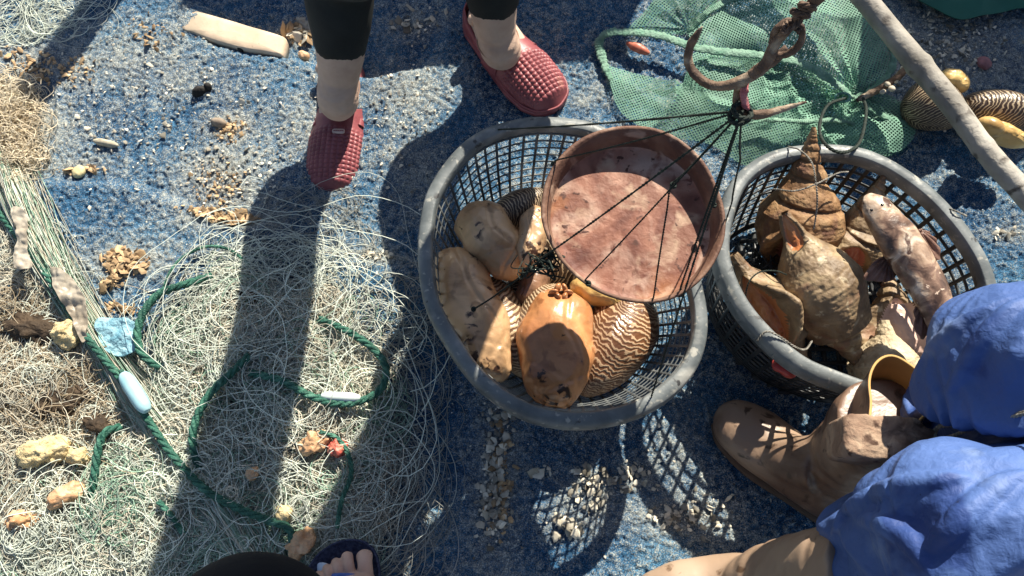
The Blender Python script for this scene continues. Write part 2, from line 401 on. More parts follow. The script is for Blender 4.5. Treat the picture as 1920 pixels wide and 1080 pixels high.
# ------------------------------------------------------------------ the rusty pan
rust = mat('rusted_pan_metal', [(.32, (.10, .034, .024)), (.45, (.19, .072, .046)), (.56, (.30, .135, .088)), (.70, (.46, .28, .20))], 16, detail=10, dist=.9, rough=.62, bump=.5, bscale=90, layers=[(9, .48, .60, (.44, .30, .23)), (22, .52, .60, (.20, .085, .055)), (5, .52, .62, (.17, .055, .032)), (60, .60, .70, (.13, .045, .03)), (7, .58, .68, (.30, .12, .045)), (30, .58, .74, (.42, .28, .19)), (90, .62, .68, (.07, .025, .016))], spec=.35)
rust_wall = mat('rusted_pan_rim', [(.3, (.075, .034, .024)), (.5, (.15, .075, .048)), (.7, (.24, .14, .09))], 22, rough=.7, bump=.5, bscale=110, layers=[(30, .58, .68, (.36, .24, .17))])
ZP = .400
prim = ring_pts([(1015, 400), (1030, 320), (1085, 262), (1160, 240), (1240, 250), (1310, 300), (1350, 375), (1358, 440), (1335, 500), (1290, 545), (1235, 565), (1165, 560), (1100, 530), (1045, 475)], ZP, 160)
pc = prim.mean(0)
pan = thing('scale_pan', 'round rusty metal scale pan hanging on cords over the grey basket', 'scale pan', (pc[0], pc[1], ZP - .05))
prof = [(.0, -.032), (.25, -.032), (.5, -.0335), (.78, -.034), (.875, -.033), (.893, -.029), (.905, -.020), (.955, 0), (.985, .001), (1.0, -.001), (.985, -.004), (.955, -.005), (.90, -.026), (.87, -.036), (.82, -.0395), (.5, -.040), (0, -.040)]
n = 160; V = []
for a, b_ in prof:
    q = pc + (prim - pc) * max(a, .002); q[:, 2] += b_; V.append(q)
V = np.array(V); V[:, :, 2] += fbm(V.reshape(-1, 3), 22, 2, 3).reshape(V.shape[:2]) * .0012
Vf = V.reshape(-1, 3); tiltc = Vf - pc; Vf[:, 2] += tiltc[:, 0] * .06 + tiltc[:, 1] * .05
fc = grid_faces(len(prof), n, False, True); mi = [1 if (f[0] // n) in (6, 7, 8, 9, 10, 11, 12) else 0 for f in fc]
mesh('dish', Vf[: 6 * n], grid_faces(6, n, False, True), rust, pan)
mesh('side_wall', Vf[5 * n:], grid_faces(len(prof) - 5, n, False, True), rust_wall, pan)
mesh('hammered_ring', *loft([pc + (prim[i] - pc) * .80 + np.array((0, 0, -.0380 + (prim[i] - pc)[0] * 8 * .006 + (prim[i] - pc)[1] * 8 * .005)) for i in range(0, n, 4)], .003, .0009, 120, 6, closed=True), rust, pan)

# ------------------------------------------------------------------ hook, chain and cords
iron = mat('rusty_iron', [(.3, (.035, .020, .014)), (.5, (.105, .062, .040)), (.7, (.24, .165, .11))], 60, rough=.75, bump=.9, bscale=160, layers=[(40, .56, .66, (.36, .29, .21))], bdist=.003)
ZH = .72
hook = thing('iron_hook', 'rusty wrought iron double hook hanging above the green net', 'hook', P(1400, 200, ZH - .02))
def hk(pts, r, n=90, k=14, amp=.0009):
    return loft([P(a, b, z + .25) for a, b, z in pts], [S(x * .84, .75) for x in r], None, n, k, up=(0.3, -.2, 1), disp=lambda V, s, p: fbm(V, 190, 3, 8) * amp)
mesh('long_hook', *hk([(1478, 92, .52), (1440, 120, .51), (1400, 147, .50), (1350, 162, .49), (1312, 148, .485), (1291, 118, .49), (1294, 88, .50), (1308, 62, .51), (1317, 50, .515)], [12, 13, 14, 12, 12, 11, 10, 8, 3]), iron, hook)
mesh('short_hook', *hk([(1420, 128, .50), (1398, 150, .49), (1384, 172, .475), (1383, 196, .465), (1402, 212, .46), (1430, 214, .46), (1470, 204, .46), (1512, 191, .465)], [11, 11, 11, 11, 12, 12, 8, 2]), iron, hook)
mesh('shank', *hk([(1410, 142, .51), (1440, 110, .525), (1462, 70, .54), (1490, 42, .56), (1530, 0, .58), (1590, -60, .62), (1640, -130, .66)], [10, 13, 12, 10, 13, 13, 13], amp=.002), iron, hook)
mesh('shackle', *hk([(1448, 80, .53), (1456, 55, .545), (1480, 40, .55), (1502, 52, .55), (1500, 82, .54), (1476, 102, .53), (1452, 102, .525), (1446, 92, .525)], [9, 9, 9, 8, 8, 9, 9, 9]), iron, hook)
mesh('wire_wrapping', *(lambda b: (np.concatenate(b.v), b.f))(rope([P(a, b_, z + .25) for a, b_, z in ((1500, 60, .56), (1478, 40, .56), (1470, 62, .56), (1500, 38, .565), (1485, 20, .57), (1515, 30, .57), (1500, 8, .575), (1530, 16, .58))], S(6, .75), 120)), iron, hook)
rib = mat('faded_pink_cloth', [(.35, (.30, .06, .07)), (.65, (.55, .26, .26))], 80, rough=.9, bump=.8, bscale=200)
tag(mesh('cloth_strip', *loft([P(1402, 150, .735), P(1394, 172, .732), P(1396, 192, .722), P(1404, 206, .718)], [.002, .0035, .0035, .002], [.0015, .002, .002, .0015], 40, 12, disp=lambda V, s, p: fbm(V, 220, 2, 3) * .0015), rib), 'small strip of pink cloth tied in the bend of the rusty hook', 'cloth')
cordm = mat('dark_green_cord', [(.35, (.007, .013, .010)), (.65, (.022, .034, .026))], 90, rough=.8, bump=.5, bscale=400)
HK = P(1392, 208, ZH)
def cord(pts, r=.0014, n=200):
    b = rope(pts, r, n, 2, r * 6, 5); return b
def sag(a, b, s=.006, k=5):
    a, b = np.asarray(a), np.asarray(b); t_ = np.linspace(0, 1, k)[:, None]; q = a * (1 - t_) + b * t_; q[:, 2] -= (4 * s * t_ * (1 - t_))[:, 0]; return q
cords = [('cord from the rusty hook to the left edge of the pan', [HK, P(1045, 300, ZP + .004), P(1038, 308, ZP - .01)]),
         ('cord from the hook across the pan to a shell in the grey basket', [HK, P(1022, 480, .405), P(955, 535, .30), P(888, 580, .205)]),
         ('cord from the hook to the lower left edge of the pan', [HK, P(1100, 522, ZP + .003), P(1103, 532, ZP - .008)]),
         ('cord from the hook to the bottom edge of the pan', [HK, P(1258, 350, .55), P(1226, 555, ZP + .003), P(1222, 566, ZP - .01)]),
         ('cord from the hook over the right of the pan', [HK, P(1278, 535, ZP + .004), P(1274, 552, ZP - .01)]),
         ('cord from the hook to the upper left of the grey basket rim', [HK, P(935, 243, ZL + .008), P(922, 246, ZL - .005)]),
         ('cord from the hook to the lower right of the grey basket rim', [HK, P(1222, 742, ZL + .008), P(1220, 765, ZL - .004)]),
         ('cord from the hook to the right edge of the pan', [HK, P(1338, 385, ZP + .006)]),
         ('slack cord end hanging beside the pan', [HK, P(1388, 300, .58), P(1372, 380, .44), P(1345, 470, .25)]),
         ('short cord end from the hook over the pan wall', [HK, P(1262, 348, .55)])]
for i_, (lb, pts) in enumerate(cords):
    q_ = [pts[0]]
    for a_, b_ in zip(pts[:-1], pts[1:]):
        m_ = 5 if np.linalg.norm(b_ - a_) > .08 else 2
        q_ += [a_ + (b_ - a_) * k_ / m_ - np.array((0, 0, .004 * math.sin(math.pi * k_ / m_) if m_ == 5 else 0)) for k_ in range(1, m_ + 1)]
    cords[i_] = (lb, q_)
for lb, pts in cords:
    c = thing('cord', lb, 'cord', pts[-1], 'cords hanging from the hook')
    rr = .0015 if 'basket' in lb or 'right of the pan' in lb else .0012
    cord(pts, rr).build('strand', cordm, c)
    e = np.asarray(pts[-1]) if 'short' not in lb else np.asarray(pts[-1])
    if 'slack' not in lb:
        kn = MB()
        for q in range(3):
            th = q * 1.3; ring = [e + np.array((math.cos(a_) * .0026, math.sin(a_) * .0030 * math.cos(th), math.sin(a_) * .0028 * math.sin(th) + .001)) for a_ in np.linspace(0, 2 * math.pi, 8, endpoint=False)]
            kn.add(*loft(ring, .0012, None, 24, 6, closed=True))
        kn.build('knot', cordm, c)
mesh('cord_wrap', *(lambda b: (np.concatenate(b.v), b.f))(rope([HK + np.array((math.cos(a_) * .008, math.sin(a_) * .007, .006 * math.sin(a_ * .5) - .004)) for a_ in np.linspace(0, 12.5, 18)], .0022, 160)), cordm, hook)
# black tangle of cord where the long cord meets the pan
b = MB()
for q in range(9):
    pts = [P(1020 + rng.normal(0, 16), 492 + rng.normal(0, 11), .37 + rng.normal(0, .008)) for _ in range(7)]
    b.add(*tube(pts, .0011, 50, 5))
for q in range(4):
    pts = [P(1000 + q * 12, 500, .37), P(985 + rng.normal(0, 12), 510 + rng.normal(0, 10), .36), P(960 + rng.normal(0, 18), 500 + rng.normal(0, 20), .34)]
    b.add(*tube(pts, .0008, 24, 5))
tag(b.build('cord_tangle', cordm), 'dark snarl of knotted cord at the left lower edge of the pan', 'knot')

# ------------------------------------------------------------------ the pole
wood = mat('weathered_pole_wood', [(.3, (.17, .155, .13)), (.5, (.30, .275, .235)), (.7, (.44, .41, .35))], 14, detail=8, rough=.75, bump=.6, bscale=90, stretch=(1, 1, 1), layers=[(30, .60, .68, (.10, .085, .07)), (12, .6, .7, (.44, .41, .36))])
pole = thing('carrying_pole', 'long grey wooden pole slanting across the upper right above the net', 'pole', P(1760, 190, .10))
pts = [P(1440, -190, .14), P(1560, -65, .14), P(1622, 0, .14), P(1700, 95, .14), P(1780, 190, .14), P(1850, 285, .14), P(1920, 362, .14), P(2000, 450, .14)]
mesh('shaft', *loft(pts, S(20.5, .14, 150), None, 160, 28, disp=lambda V, s, p: fbm(V, 8, 2, 3) * .0020 + fbm(V, 40, 2, 3) * .0008 + .0026 * np.exp(-((s - .47) / .012) ** 2) + .0014 * np.exp(-((s - .70) / .01) ** 2)), wood, pole)
# ------------------------------------------------------------------ the woman in red slip-on shoes
skin = mat('pale_skin', [(.3, (.48, .29, .21)), (.7, (.64, .42, .32))], 14, rough=.5, bump=.12, bscale=180)
sock = mat('beige_sock', [(.3, (.46, .31, .23)), (.7, (.60, .43, .33))], 30, rough=.75, bump=.3, bscale=500)
redrub = mat('red_rubber_shoe', [(.3, (.20, .050, .058)), (.7, (.31, .090, .095))], 30, rough=.42, bump=.15, bscale=240, layers=[(26, .64, .74, (.33, .13, .11))])
legging = mat('black_legging', [(.3, (.006, .008, .008)), (.7, (.014, .017, .016))], 20, rough=.8, bump=.2, bscale=300)
tagm = mat('shoe_tag', (.55, .40, .34), 60, rough=.6)

def shoe(heel, toe, side, woman, studs=True, has_tag=False):
    """slip-on with a studded vamp; heel and toe are ground points"""
    heel = np.asarray(heel, float); toe = np.asarray(toe, float)
    ax = toe - heel; Ln = np.linalg.norm(ax); ax /= Ln; sd_ = np.array((ax[1], -ax[0], 0.0)); zg = float(gz(heel[0:1], heel[1:2])[0]) + .002
    t_ = np.linspace(0, 1, 110)
    wid = np.interp(t_, [0, .04, .12, .3, .5, .7, .85, .94, .985, 1], [.008, .025, .035, .038, .044, .051, .048, .036, .019, .002])
    cur = side * np.interp(t_, [0, .5, 1], [0, .004, -.004])
    hgt = np.interp(t_, [0, .03, .12, .30, .50, .62, .80, .93, 1], [.030, .050, .052, .040, .066, .064, .054, .040, .014])
    root = thing('slip_on_shoe', '', 'shoe', heel)      # re-labelled by the caller when kept top level
    def at_(t__, s_, z_): return heel + ax * (t__ * Ln) + sd_ * s_ + np.array((0, 0, zg + z_))
    # sole
    k = 28; ph = np.linspace(0, 2 * np.pi, k, endpoint=False); co = np.sign(np.cos(ph)) * np.abs(np.cos(ph)) ** .7; si = np.sign(np.sin(ph)) * np.abs(np.sin(ph)) ** .45
    V = np.array([[at_(a, cur[i] + (wid[i] + .0035) * c_, .008 + .008 * s_) for c_, s_ in zip(co, si)] for i, a in enumerate(t_)]).reshape(-1, 3)
    mesh('sole', V, grid_faces(110, k, False, True), redrub, root)
    # upper: vamp with studs
    nv, na = 150, 130; tv = np.linspace(.50, 1, nv); aa = np.linspace(-1, 1, na)
    W = np.interp(tv, t_, wid); C_ = np.interp(tv, t_, cur); Hh = np.interp(tv, t_, hgt)
    V = np.zeros((nv, na, 3))
    for i in range(nv):
        th = aa * math.pi / 2 * 1.02; s_ = np.sin(th) * W[i]; z_ = .010 + np.maximum(np.cos(th), 0) ** .75 * (Hh[i] - .010)
        # collar curves back at the sides
        tt = tv[i] - (1 - (i / (nv - 1))) * .13 * np.abs(aa) ** 1.6
        arc = aa * W[i] * 1.3; lx = tt * Ln
        inside = np.clip((.84 - np.abs(aa)) * 12, 0, 1) * np.clip((lx / Ln - .585) * 22, 0, 1) * np.clip((.955 - lx / Ln) * 20, 0, 1)
        cell = .0080; q1 = np.abs(((arc / cell) % 1) - .5) * 2; q2 = np.abs((((lx) / cell) % 1) - .5) * 2
        st_ = np.clip(1.15 - np.maximum(q1, q2) * 1.2, 0, 1) * .0030 * inside if studs else 0
        seam = -.0016 * np.exp(-((np.abs(aa) - .88) / .02) ** 2)
        rib_ = .0012 * (np.sin(lx / .0045 * 2 * np.pi) > 0) * np.clip((np.abs(aa) - .885) * 40, 0, 1)
        nx = np.sin(th) * .6; nz_ = np.cos(th)
        p_ = heel + ax * lx[:, None] + sd_ * (C_[i] + s_ + nx * (st_ + seam + rib_))[:, None] + np.array((0, 0, 1.0)) * (zg + z_ + nz_ * (st_ + seam))[:, None]
        V[i] = p_
    o = mesh('studded_vamp', V.reshape(-1, 3), grid_faces(nv, na), redrub, root)
    md = o.modifiers.new('thick', 'SOLIDIFY'); md.thickness = .002; md.offset = -1
    # side wall and heel counter: a U-shaped band
    m = 130; q = np.linspace(0, 1, m); V = []
    tpos = np.abs(2 * q - 1) * .56; sgn = np.sign(q - .5); sgn[sgn == 0] = 1
    w_ = np.interp(tpos, t_, wid) * np.clip(tpos / .02 + .0, 0, 1) ** .5; c_ = np.interp(tpos, t_, cur)
    topz = np.interp(tpos, [0, .08, .25, .42, .56], [.056, .050, .034, .036, .050])
    for j, (fz, fw) in enumerate([(0, 1.0), (.3, 1.05), (.6, 1.03), (.85, .98), (1, .90), (.97, .82), (.8, .84)]):
        V.append(heel[None] + ax * (tpos * Ln)[:, None] + sd_ * (c_ + sgn * w_ * fw)[:, None] + np.array((0, 0, 1.0)) * (zg + .010 + (topz - .010) * fz)[:, None])
    o = mesh('heel_counter', np.array(V).reshape(-1, 3), grid_faces(7, m), redrub, root)
    md = o.modifiers.new('thick', 'SOLIDIFY'); md.thickness = .0015; md.offset = 0
    # piping round the vamp
    pp = [heel + ax * (Ln * (tt_)) + sd_ * (s2 * (np.interp(tt_, t_, wid) * .985 + 0.001) + np.interp(tt_, t_, cur)) + np.array((0, 0, zg + .020)) for s2, tt_ in
          [(-1, a) for a in np.linspace(.42, .96, 12)] + [(0, 1.0)] + [(1, a) for a in np.linspace(.96, .42, 12)]]
    mesh('piping', *tube(pp, .0022, 140, 8), redrub, root)
    if has_tag:
        c0 = at_(.64, -.012, .0665)
        V, f_ = blob(c0, .011, .0045, .0022, math.degrees(math.atan2(sd_[1], sd_[0])), 0, 0, 24, 32, .45)
        mesh('name_tag', V, f_, tagm, root)
        b_ = MB()
        for i in range(5):
            V, f_ = blob(c0 + sd_ * (-.0075 + i * .0037) + np.array((0, 0, .0023)), .0010, .0022, .0004, math.degrees(math.atan2(ax[1], ax[0])) + (20 if i % 2 else -15), 0, 0, 8, 10); b_.add(V, f_)
        b_.build('raised_mark', redrub, root)
    return root, (heel, ax, sd_, Ln, zg)

def leg_part(anchor, knee, hip, ankle_r=.034):
    pass

hl = gp(650, 108); tl = gp(620, 364)
hr = gp(884, 30); tr_ = gp(1042, 212)
woman = thing('person', 'person standing in black leggings, beige socks and red studded slip-on shoes', 'person', ((hl[0] + hr[0]) / 2, (hl[1] + hr[1]) / 2 + .02, 0))
sl, infoL = shoe(hl, tl, -1, woman, True, True); sr, infoR = shoe(hr, tr_, 1, woman)
for s_ in (sl, sr):
    s_.parent = woman; s_.location = Vector(s_.location) - Vector(woman.location)
    for k_ in ('label', 'category'): del s_[k_]
sl['label'] = 'red shoe with a small pale tag, toe pointing straight down the picture'; sr['label'] = 'red shoe turned outwards, its studs in sunlight'
def foot_and_leg(info, lean, name_):
    heel, ax, sd_, Ln, zg = info; b_ = MB()
    A = lambda t_, z_, s_=0: heel + ax * (t_ * Ln) + sd_ * s_ + np.array((0, 0, zg + z_))
    pts = [A(.03, .030), A(.10, .034), A(.25, .038), A(.45, .036), A(.62, .030), A(.80, .024), A(.90, .020), A(.93, .02)]
    b_.add(*loft(pts, [.008, .026, .032, .034, .036, .034, .022, .005], [.008, .024, .028, .022, .018, .012, .008, .004], 60, 28))
    pts = [A(.20, .03)] + lean
    b_.add(*loft(pts, [.026, .035, .034, .040, .046, .05][:len(pts)], [.030, .038, .036, .040, .045, .048][:len(pts)], 60, 28, up=ax, disp=lambda V, s, p: .0014 * np.sin(V[:, 2] * 420 + fbm(V, 40, 2) * 3) * np.clip((s - .15) * 6, 0, 1) * np.clip((.7 - s) * 5, 0, 1)))
    for q_ in (-1, 1): b_.add(*blob(A(.21, .075, q_ * .031), .011, .011, .013, 0, 0, 0, 16, 20))
    b_.add(*loft([A(.16, .085), A(.32, .064), A(.50, .046), A(.60, .034)], [.024, .030, .032, .026], [.016, .022, .018, .010], 40, 24))
    return b_
def remesh(o, vox=.0035, sm=6):
    md = o.modifiers.new('join', 'REMESH'); md.mode = 'VOXEL'; md.voxel_size = vox; md.use_smooth_shade = True
    md = o.modifiers.new('smooth', 'SMOOTH'); md.iterations = sm; md.factor = .5
    return o
HIPZ = .92
LEGL = [P(634, 186, .07), P(635, 146, .11), P(638, 100, .155), P(638, 30, .21), P(636, -60, .27)]
LEGR = [P(938, 92, .07), P(930, 60, .11), P(925, 18, .155), P(920, -40, .21), P(915, -110, .27)]
for info, ln, nm in ((infoL, LEGL, 'left'), (infoR, LEGR, 'right')):
    b_ = foot_and_leg(info, ln[:4], nm)
    o = remesh(b_.build('sock', sock, woman), .003, 4)
for Lg in (LEGL, LEGR):                              # stocking seam round each ankle
    c_ = Lg[1] * .55 + Lg[0] * .45
    mesh('sock_seam', *loft([c_ + (math.cos(a_) * .0365, math.sin(a_) * .040, .004 * math.sin(a_)) for a_ in np.linspace(0, 2 * math.pi, 24, endpoint=False)], .0011, None, 90, 6, closed=True), mat('sock_seam', (.30, .19, .14), 40, rough=.9), woman)
hipc = np.array((.045, .84, HIPZ))
b_ = MB()
for Lg, s_ in ((LEGL, -1), (LEGR, 1)):
    hp = hipc + np.array((s_ * .10, 0, -.04)); kn = np.array((-.20, .755, .44)) if s_ < 0 else np.array((.10, .785, .44))
    h0 = Lg[2] + (Lg[3] - Lg[2]) * .0
    pts = [h0, Lg[3], Lg[4], Lg[4] * .45 + kn * .55, kn, kn * .5 + hp * .5, hp, hp + (0, 0, .06)]
    b_.add(*loft(pts, [.041, .052, .060, .058, .060, .072, .085, .07], None, 90, 36, up=(0, 1, .1), disp=lambda V, s, p: fbm(V, 22, 2, 3) * .002))
mesh_leg = remesh(b_.build('leggings', legging, woman), .008, 3)
torso = MB()
torso.add(*loft([hipc + (0, 0, -.06), hipc + (0, 0, .08), hipc + (0, -.01, .25), hipc + (0, -.02, .42), hipc + (0, -.02, .52), hipc + (0, -.02, .56)], [.15, .165, .135, .16, .17, .06], [.10, .11, .095, .105, .08, .05], 50, 32, up=(0, 1, 0)))
for s_ in (-1, 1):
    sh = hipc + np.array((s_ * .17, -.02, .50)); torso.add(*loft([sh + (-s_ * .03, 0, 0), sh, sh + (s_ * .06, .01, -.14), sh + (s_ * .05, -.02, -.27)], [.045, .05, .045, .042], None, 30, 20, up=(0, 1, 0)))
remesh(torso.build('jacket', mat('maroon_jacket', (.10, .03, .04), 12, rough=.85), woman), .01, 4)
hd = MB(); hc = hipc + np.array((0, -.03, .70))
hd.add(*blob(hc, .072, .088, .108, 0, 0, 0, 40, 48)); hd.add(*loft([hc + (0, .02, -.16), hc + (0, .01, -.07)], .048, None, 12, 20, up=(0, 1, 0)))
hd.add(*loft([hc + (0, .02, -.08), hc + (0, .01, -.20), hipc + (0, -.02, .40), hipc + (0, -.02, .2)], [.045, .07, .10, .08], [.04, .05, .06, .05], 30, 20, up=(0, 1, 0)))
for s_ in (-1, 1): hd.add(*loft([hipc + (0, -.02, .46), hipc + (s_ * .14, -.02, .47), hipc + (s_ * .21, -.02, .36), hipc + (s_ * .22, -.04, .26)], [.04, .035, .033, .034], None, 30, 16, up=(0, 1, .1)))
hd.add(*blob(hc + (0, -.088, -.012), .013, .018, .022, 0, 0, 0, 12, 16)); hd.add(*blob(hc + (0, -.07, -.055), .024, .018, .010, 0, 0, 0, 12, 16))
for s_ in (-1, 1):
    hd.add(*blob(hc + (s_ * .074, .005, -.005), .010, .018, .028, 0, 0, 0, 12, 16))
    el = hipc + np.array((s_ * .22, -.04, .23)); hd.add(*loft([el + (0, 0, .04), el + (-s_ * .01, -.05, -.11), el + (-s_ * .03, -.09, -.19)], [.036, .031, .024], None, 20, 16, up=(0, 1, 0)))
    hd.add(*blob(el + (-s_ * .035, -.10, -.235), .016, .036, .045, 0, 0, 0, 20, 20))
    for q in range(5): 
        f0 = el + np.array((-s_ * .035 + s_ * 0, -.130 + q * .016 - (.01 if q == 0 else 0), -.265 + (.03 if q == 0 else 0)))
        hd.add(*loft([f0, f0 + (0, -.004 - (.012 if q == 0 else 0), -.035), f0 + (-s_ * .006, -.001, -.06)], [.0085, .008, .0055], None, 14, 10, up=(0, 1, .1)))
remesh(hd.build('body', skin, woman), .004, 3)
hr_ = blob(hc + (0, .022, .022), .084, .088, .108, 0, 0, 0, 40, 48, noise=[(.006, 40, 2)]); mesh('hair', *hr_, mat('black_hair', (.012, .009, .007), 40, rough=.5, bump=.6, bscale=200, stretch=(1, 1, .1)), woman)

# ------------------------------------------------------------------ the man in blue waterproof trousers and rubber boots
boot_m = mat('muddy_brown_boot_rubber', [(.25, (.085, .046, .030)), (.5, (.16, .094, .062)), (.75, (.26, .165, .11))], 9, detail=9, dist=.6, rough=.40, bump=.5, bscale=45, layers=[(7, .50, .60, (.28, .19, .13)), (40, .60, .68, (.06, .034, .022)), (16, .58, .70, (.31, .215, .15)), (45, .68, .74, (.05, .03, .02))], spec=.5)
boot_in = mat('ochre_boot_lining', (.50, .30, .10), 14, rough=.7)
bluep = mat('blue_waterproof_cloth', [(.3, (.040, .085, .25)), (.7, (.075, .140, .35))], 5, rough=.62, bump=.35, bscale=70, spec=.4, sheen=.2, layers=[(8, .54, .60, (.026, .060, .21)), (9, .60, .72, (.18, .25, .42)), (60, .70, .74, (.03, .035, .07))], bdist=.01)
man = thing('person', 'person in wet blue waterproof trousers and muddy brown rubber boots, at the right edge', 'person', P(1850, 800, 0))
def wr(V, s, p): return fbm(V, 26, 3, 9) * .0045 - .004 * np.exp(-np.abs(vn(V * 22, 12)) * 9) + .0022 * np.sin(s * 60 + 2 * fbm(V, 20, 2, 4)) * np.exp(-((s - .42) / .10) ** 2)
# boot one
b_ = MB()
q = [P(1345, 772, .030), P(1362, 782, .036), P(1400, 808, .042), P(1450, 845, .048), P(1500, 885, .056), P(1550, 918, .060), P(1592, 940, .055), P(1612, 950, .05)]
b_.add(*loft(q, [.012, .034, .046, .048, .043, .042, .038, .012], [.012, .026, .034, .038, .046, .052, .046, .02], 80, 32, disp=lambda V, s, p: fbm(V, 30, 3, 9) * .0020))
q = [P(1560, 905, .05), P(1575, 880, .09), P(1600, 850, .15), P(1632, 815, .21), P(1660, 785, .265)]
b_.add(*loft(q, [.048, .054, .058, .060, .060], [.052, .058, .058, .060, .060], 80, 36, up=(-.8, .5, .3), disp=wr))
b_.add(*loft([P(1440, 838, .060), P(1490, 862, .085), P(1540, 872, .115)], [.03, .038, .044], [.024, .034, .04], 30, 24, up=(0, 0, 1)))
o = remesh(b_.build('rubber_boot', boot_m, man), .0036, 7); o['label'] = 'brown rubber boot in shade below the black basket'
b_ = MB()
b_.add(*loft([P(1348, 778, .010), P(1372, 796, .010), P(1430, 842, .010), P(1500, 896, .010), P(1575, 945, .010), P(1612, 962, .01)], [.022, .042, .052, .046, .044, .02], .009, 70, 24, expo=.5))
mesh('boot_sole', np.concatenate(b_.v), b_.f, mat('boot_sole', (.10, .065, .045), 30, rough=.8, bump=.4), o).location = (0, 0, 0)
def collar(pts, rw, rh, parent, up, mats=(boot_m, boot_in)):
    n_, k_ = 40, 60
    V, f_ = loft(pts, rw, rh, n_, k_, up=up, caps=False, disp=lambda V, s, p: .006 * np.sin(p * 3 + 1) * s + fbm(V, 18, 2, 5) * .003)
    oo = mesh('boot_collar', V, f_, mats, parent); md = oo.modifiers.new('t', 'SOLIDIFY'); md.thickness = .003; md.offset = -1; md.material_offset = 1; md.material_offset_rim = 1
    return oo
collar([P(1640, 806, .235), P(1662, 776, .275), P(1680, 748, .31)], [.061, .064, .068], [.050, .040, .036], o, (-.8, .5, .3))
# boot two, mostly under the second trouser leg
b_ = MB()
b_.add(*loft([P(1180, 1140, .03), P(1210, 1130, .04), P(1270, 1116, .05), P(1340, 1102, .058), P(1400, 1098, .072), P(1450, 1098, .08)], [.010, .034, .046, .046, .044, .03], [.01, .026, .034, .038, .05, .04], 70, 32, disp=lambda V, s, p: fbm(V, 30, 3, 3) * .002))
b_.add(*loft([P(1400, 1120, .05), P(1430, 1112, .11), P(1490, 1100, .18), P(1570, 1090, .26), P(1640, 1080, .32)], [.050, .058, .064, .068, .068], [.052, .056, .062, .066, .066], 80, 36, up=(-.6, .2, .7), disp=wr))
boot2 = mat('sunlit_tan_boot_rubber', [(.25, (.22, .14, .09)), (.5, (.34, .235, .16)), (.75, (.44, .33, .24))], 9, detail=8, rough=.5, bump=.2, bscale=50, layers=[(30, .66, .72, (.12, .07, .04))])  # paler copy of the boot rubber: direct sun put into its colour
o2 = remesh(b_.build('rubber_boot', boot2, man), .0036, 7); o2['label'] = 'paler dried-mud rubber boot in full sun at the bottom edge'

from mathutils.bvhtree import BVHTree
def folds(V, s, p, sd=0):
    """draped cloth: straight facets that meet in creases, running askew along the leg"""
    W = V + .02 * np.stack([vn(V * 6, 1), vn(V * 6, 2), vn(V * 6, 3)], -1)
    a = R(38 if sd == 0 else 22); X = W[:, 0] * math.cos(a) + W[:, 1] * math.sin(a); Y = -W[:, 0] * math.sin(a) + W[:, 1] * math.cos(a)
    C = np.stack([X, Y, W[:, 2]], -1)
    f1 = np.abs(vn(C * (4.5, 13, 9) + sd, 33 + sd, True)); f2 = np.abs(vn(C * (8, 26, 16) + sd + 4, 35 + sd, True)); f3 = vn(C * (4, 6, 5), 37 + sd, True)
    return -.052 * f1 - .026 * f2 + .016 * f3 + .020
def trouser(pts, rw, rh, sd, up, ridges, name='trouser_leg'):
    """leg tube with cloth folds laid over it as tapering ridges, fused into one surface"""
    V, f_ = loft(pts, rw, rh, 170, 140, up=up, disp=lambda V, s, p: folds(V, s, p, sd) * np.clip(s * 9 + .25, 0, 1))
    bvh = BVHTree.FromPolygons([tuple(x) for x in V], f_); b_ = MB(); b_.add(V, f_); top = Vector((0, 0, H))
    for line, r_, sink in ridges:
        q = []
        for (px, py) in spline([(a, c, 0) for a, c in line], 16)[:, :2]:
            d = Vector(P(px, py, 0)) - top; hit = bvh.ray_cast(top, d.normalized())
            if hit[0] is not None: q.append(np.array(hit[0]) + np.array(d.normalized()) * r_ * (sink - .15))
        if len(q) > 4:
            t_ = np.linspace(0, 1, len(q)); rr = .95 * r_ * np.maximum(np.sin(np.pi * np.clip(t_ * .96 + .02, 0, 1)) ** .6, .08)
            b_.add(*loft(q, rr, rr, 50, 14, up=(.2, .1, 1)))
    return remesh(b_.build(name, bluep, man), .0028, 1)
RD1 = [([(1775, 745), (1812, 690), (1850, 635), (1895, 585), (1935, 560)], .014, .35), ([(1718, 668), (1760, 640), (1820, 600), (1900, 556)], .010, .4), ([(1703, 680), (1696, 720), (1700, 760), (1715, 790)], .006, .4), ([(1800, 835), (1850, 790), (1890, 730), (1930, 700)], .012, .4),
       ([(1735, 820), (1765, 775), (1782, 730), (1786, 690)], .007, .4), ([(1850, 865), (1890, 850), (1930, 800)], .010, .4), ([(1880, 660), (1905, 640), (1940, 625)], .007, .3)]
RD2 = [([(1560, 1000), (1600, 950), (1680, 915), (1770, 900), (1830, 898)], .012, .35), ([(1605, 975), (1660, 985), (1712, 1020), (1752, 1085)], .014, .35), ([(1735, 1040), (1775, 1000), (1826, 955), (1880, 912), (1930, 885)], .015, .35), ([(1700, 948), (1760, 930), (1815, 925), (1860, 905)], .008, .35),
       ([(1560, 1020), (1580, 1050), (1590, 1085)], .008, .4), ([(1820, 1010), (1870, 990), (1930, 970)], .010, .35), ([(1650, 1020), (1680, 1050), (1700, 1090)], .008, .35), ([(1800, 1080), (1850, 1050), (1930, 1035)], .010, .35), ([(1640, 945), (1700, 975), (1760, 975)], .007, .3)]
HIP = np.array((1.10, .12, .52))
hp1 = np.array((1.02, .24, .52)); hp2 = np.array((1.02, .04, .50))
trouser([P(1775, 775, .27), P(1805, 768, .31), P(1850, 748, .36), P(1900, 705, .42), P(2000, 690, .46), hp1], [.064, .070, .076, .084, .090, .10], [.060, .066, .074, .084, .090, .10], 0, (0, .3, 1), RD1[:3])
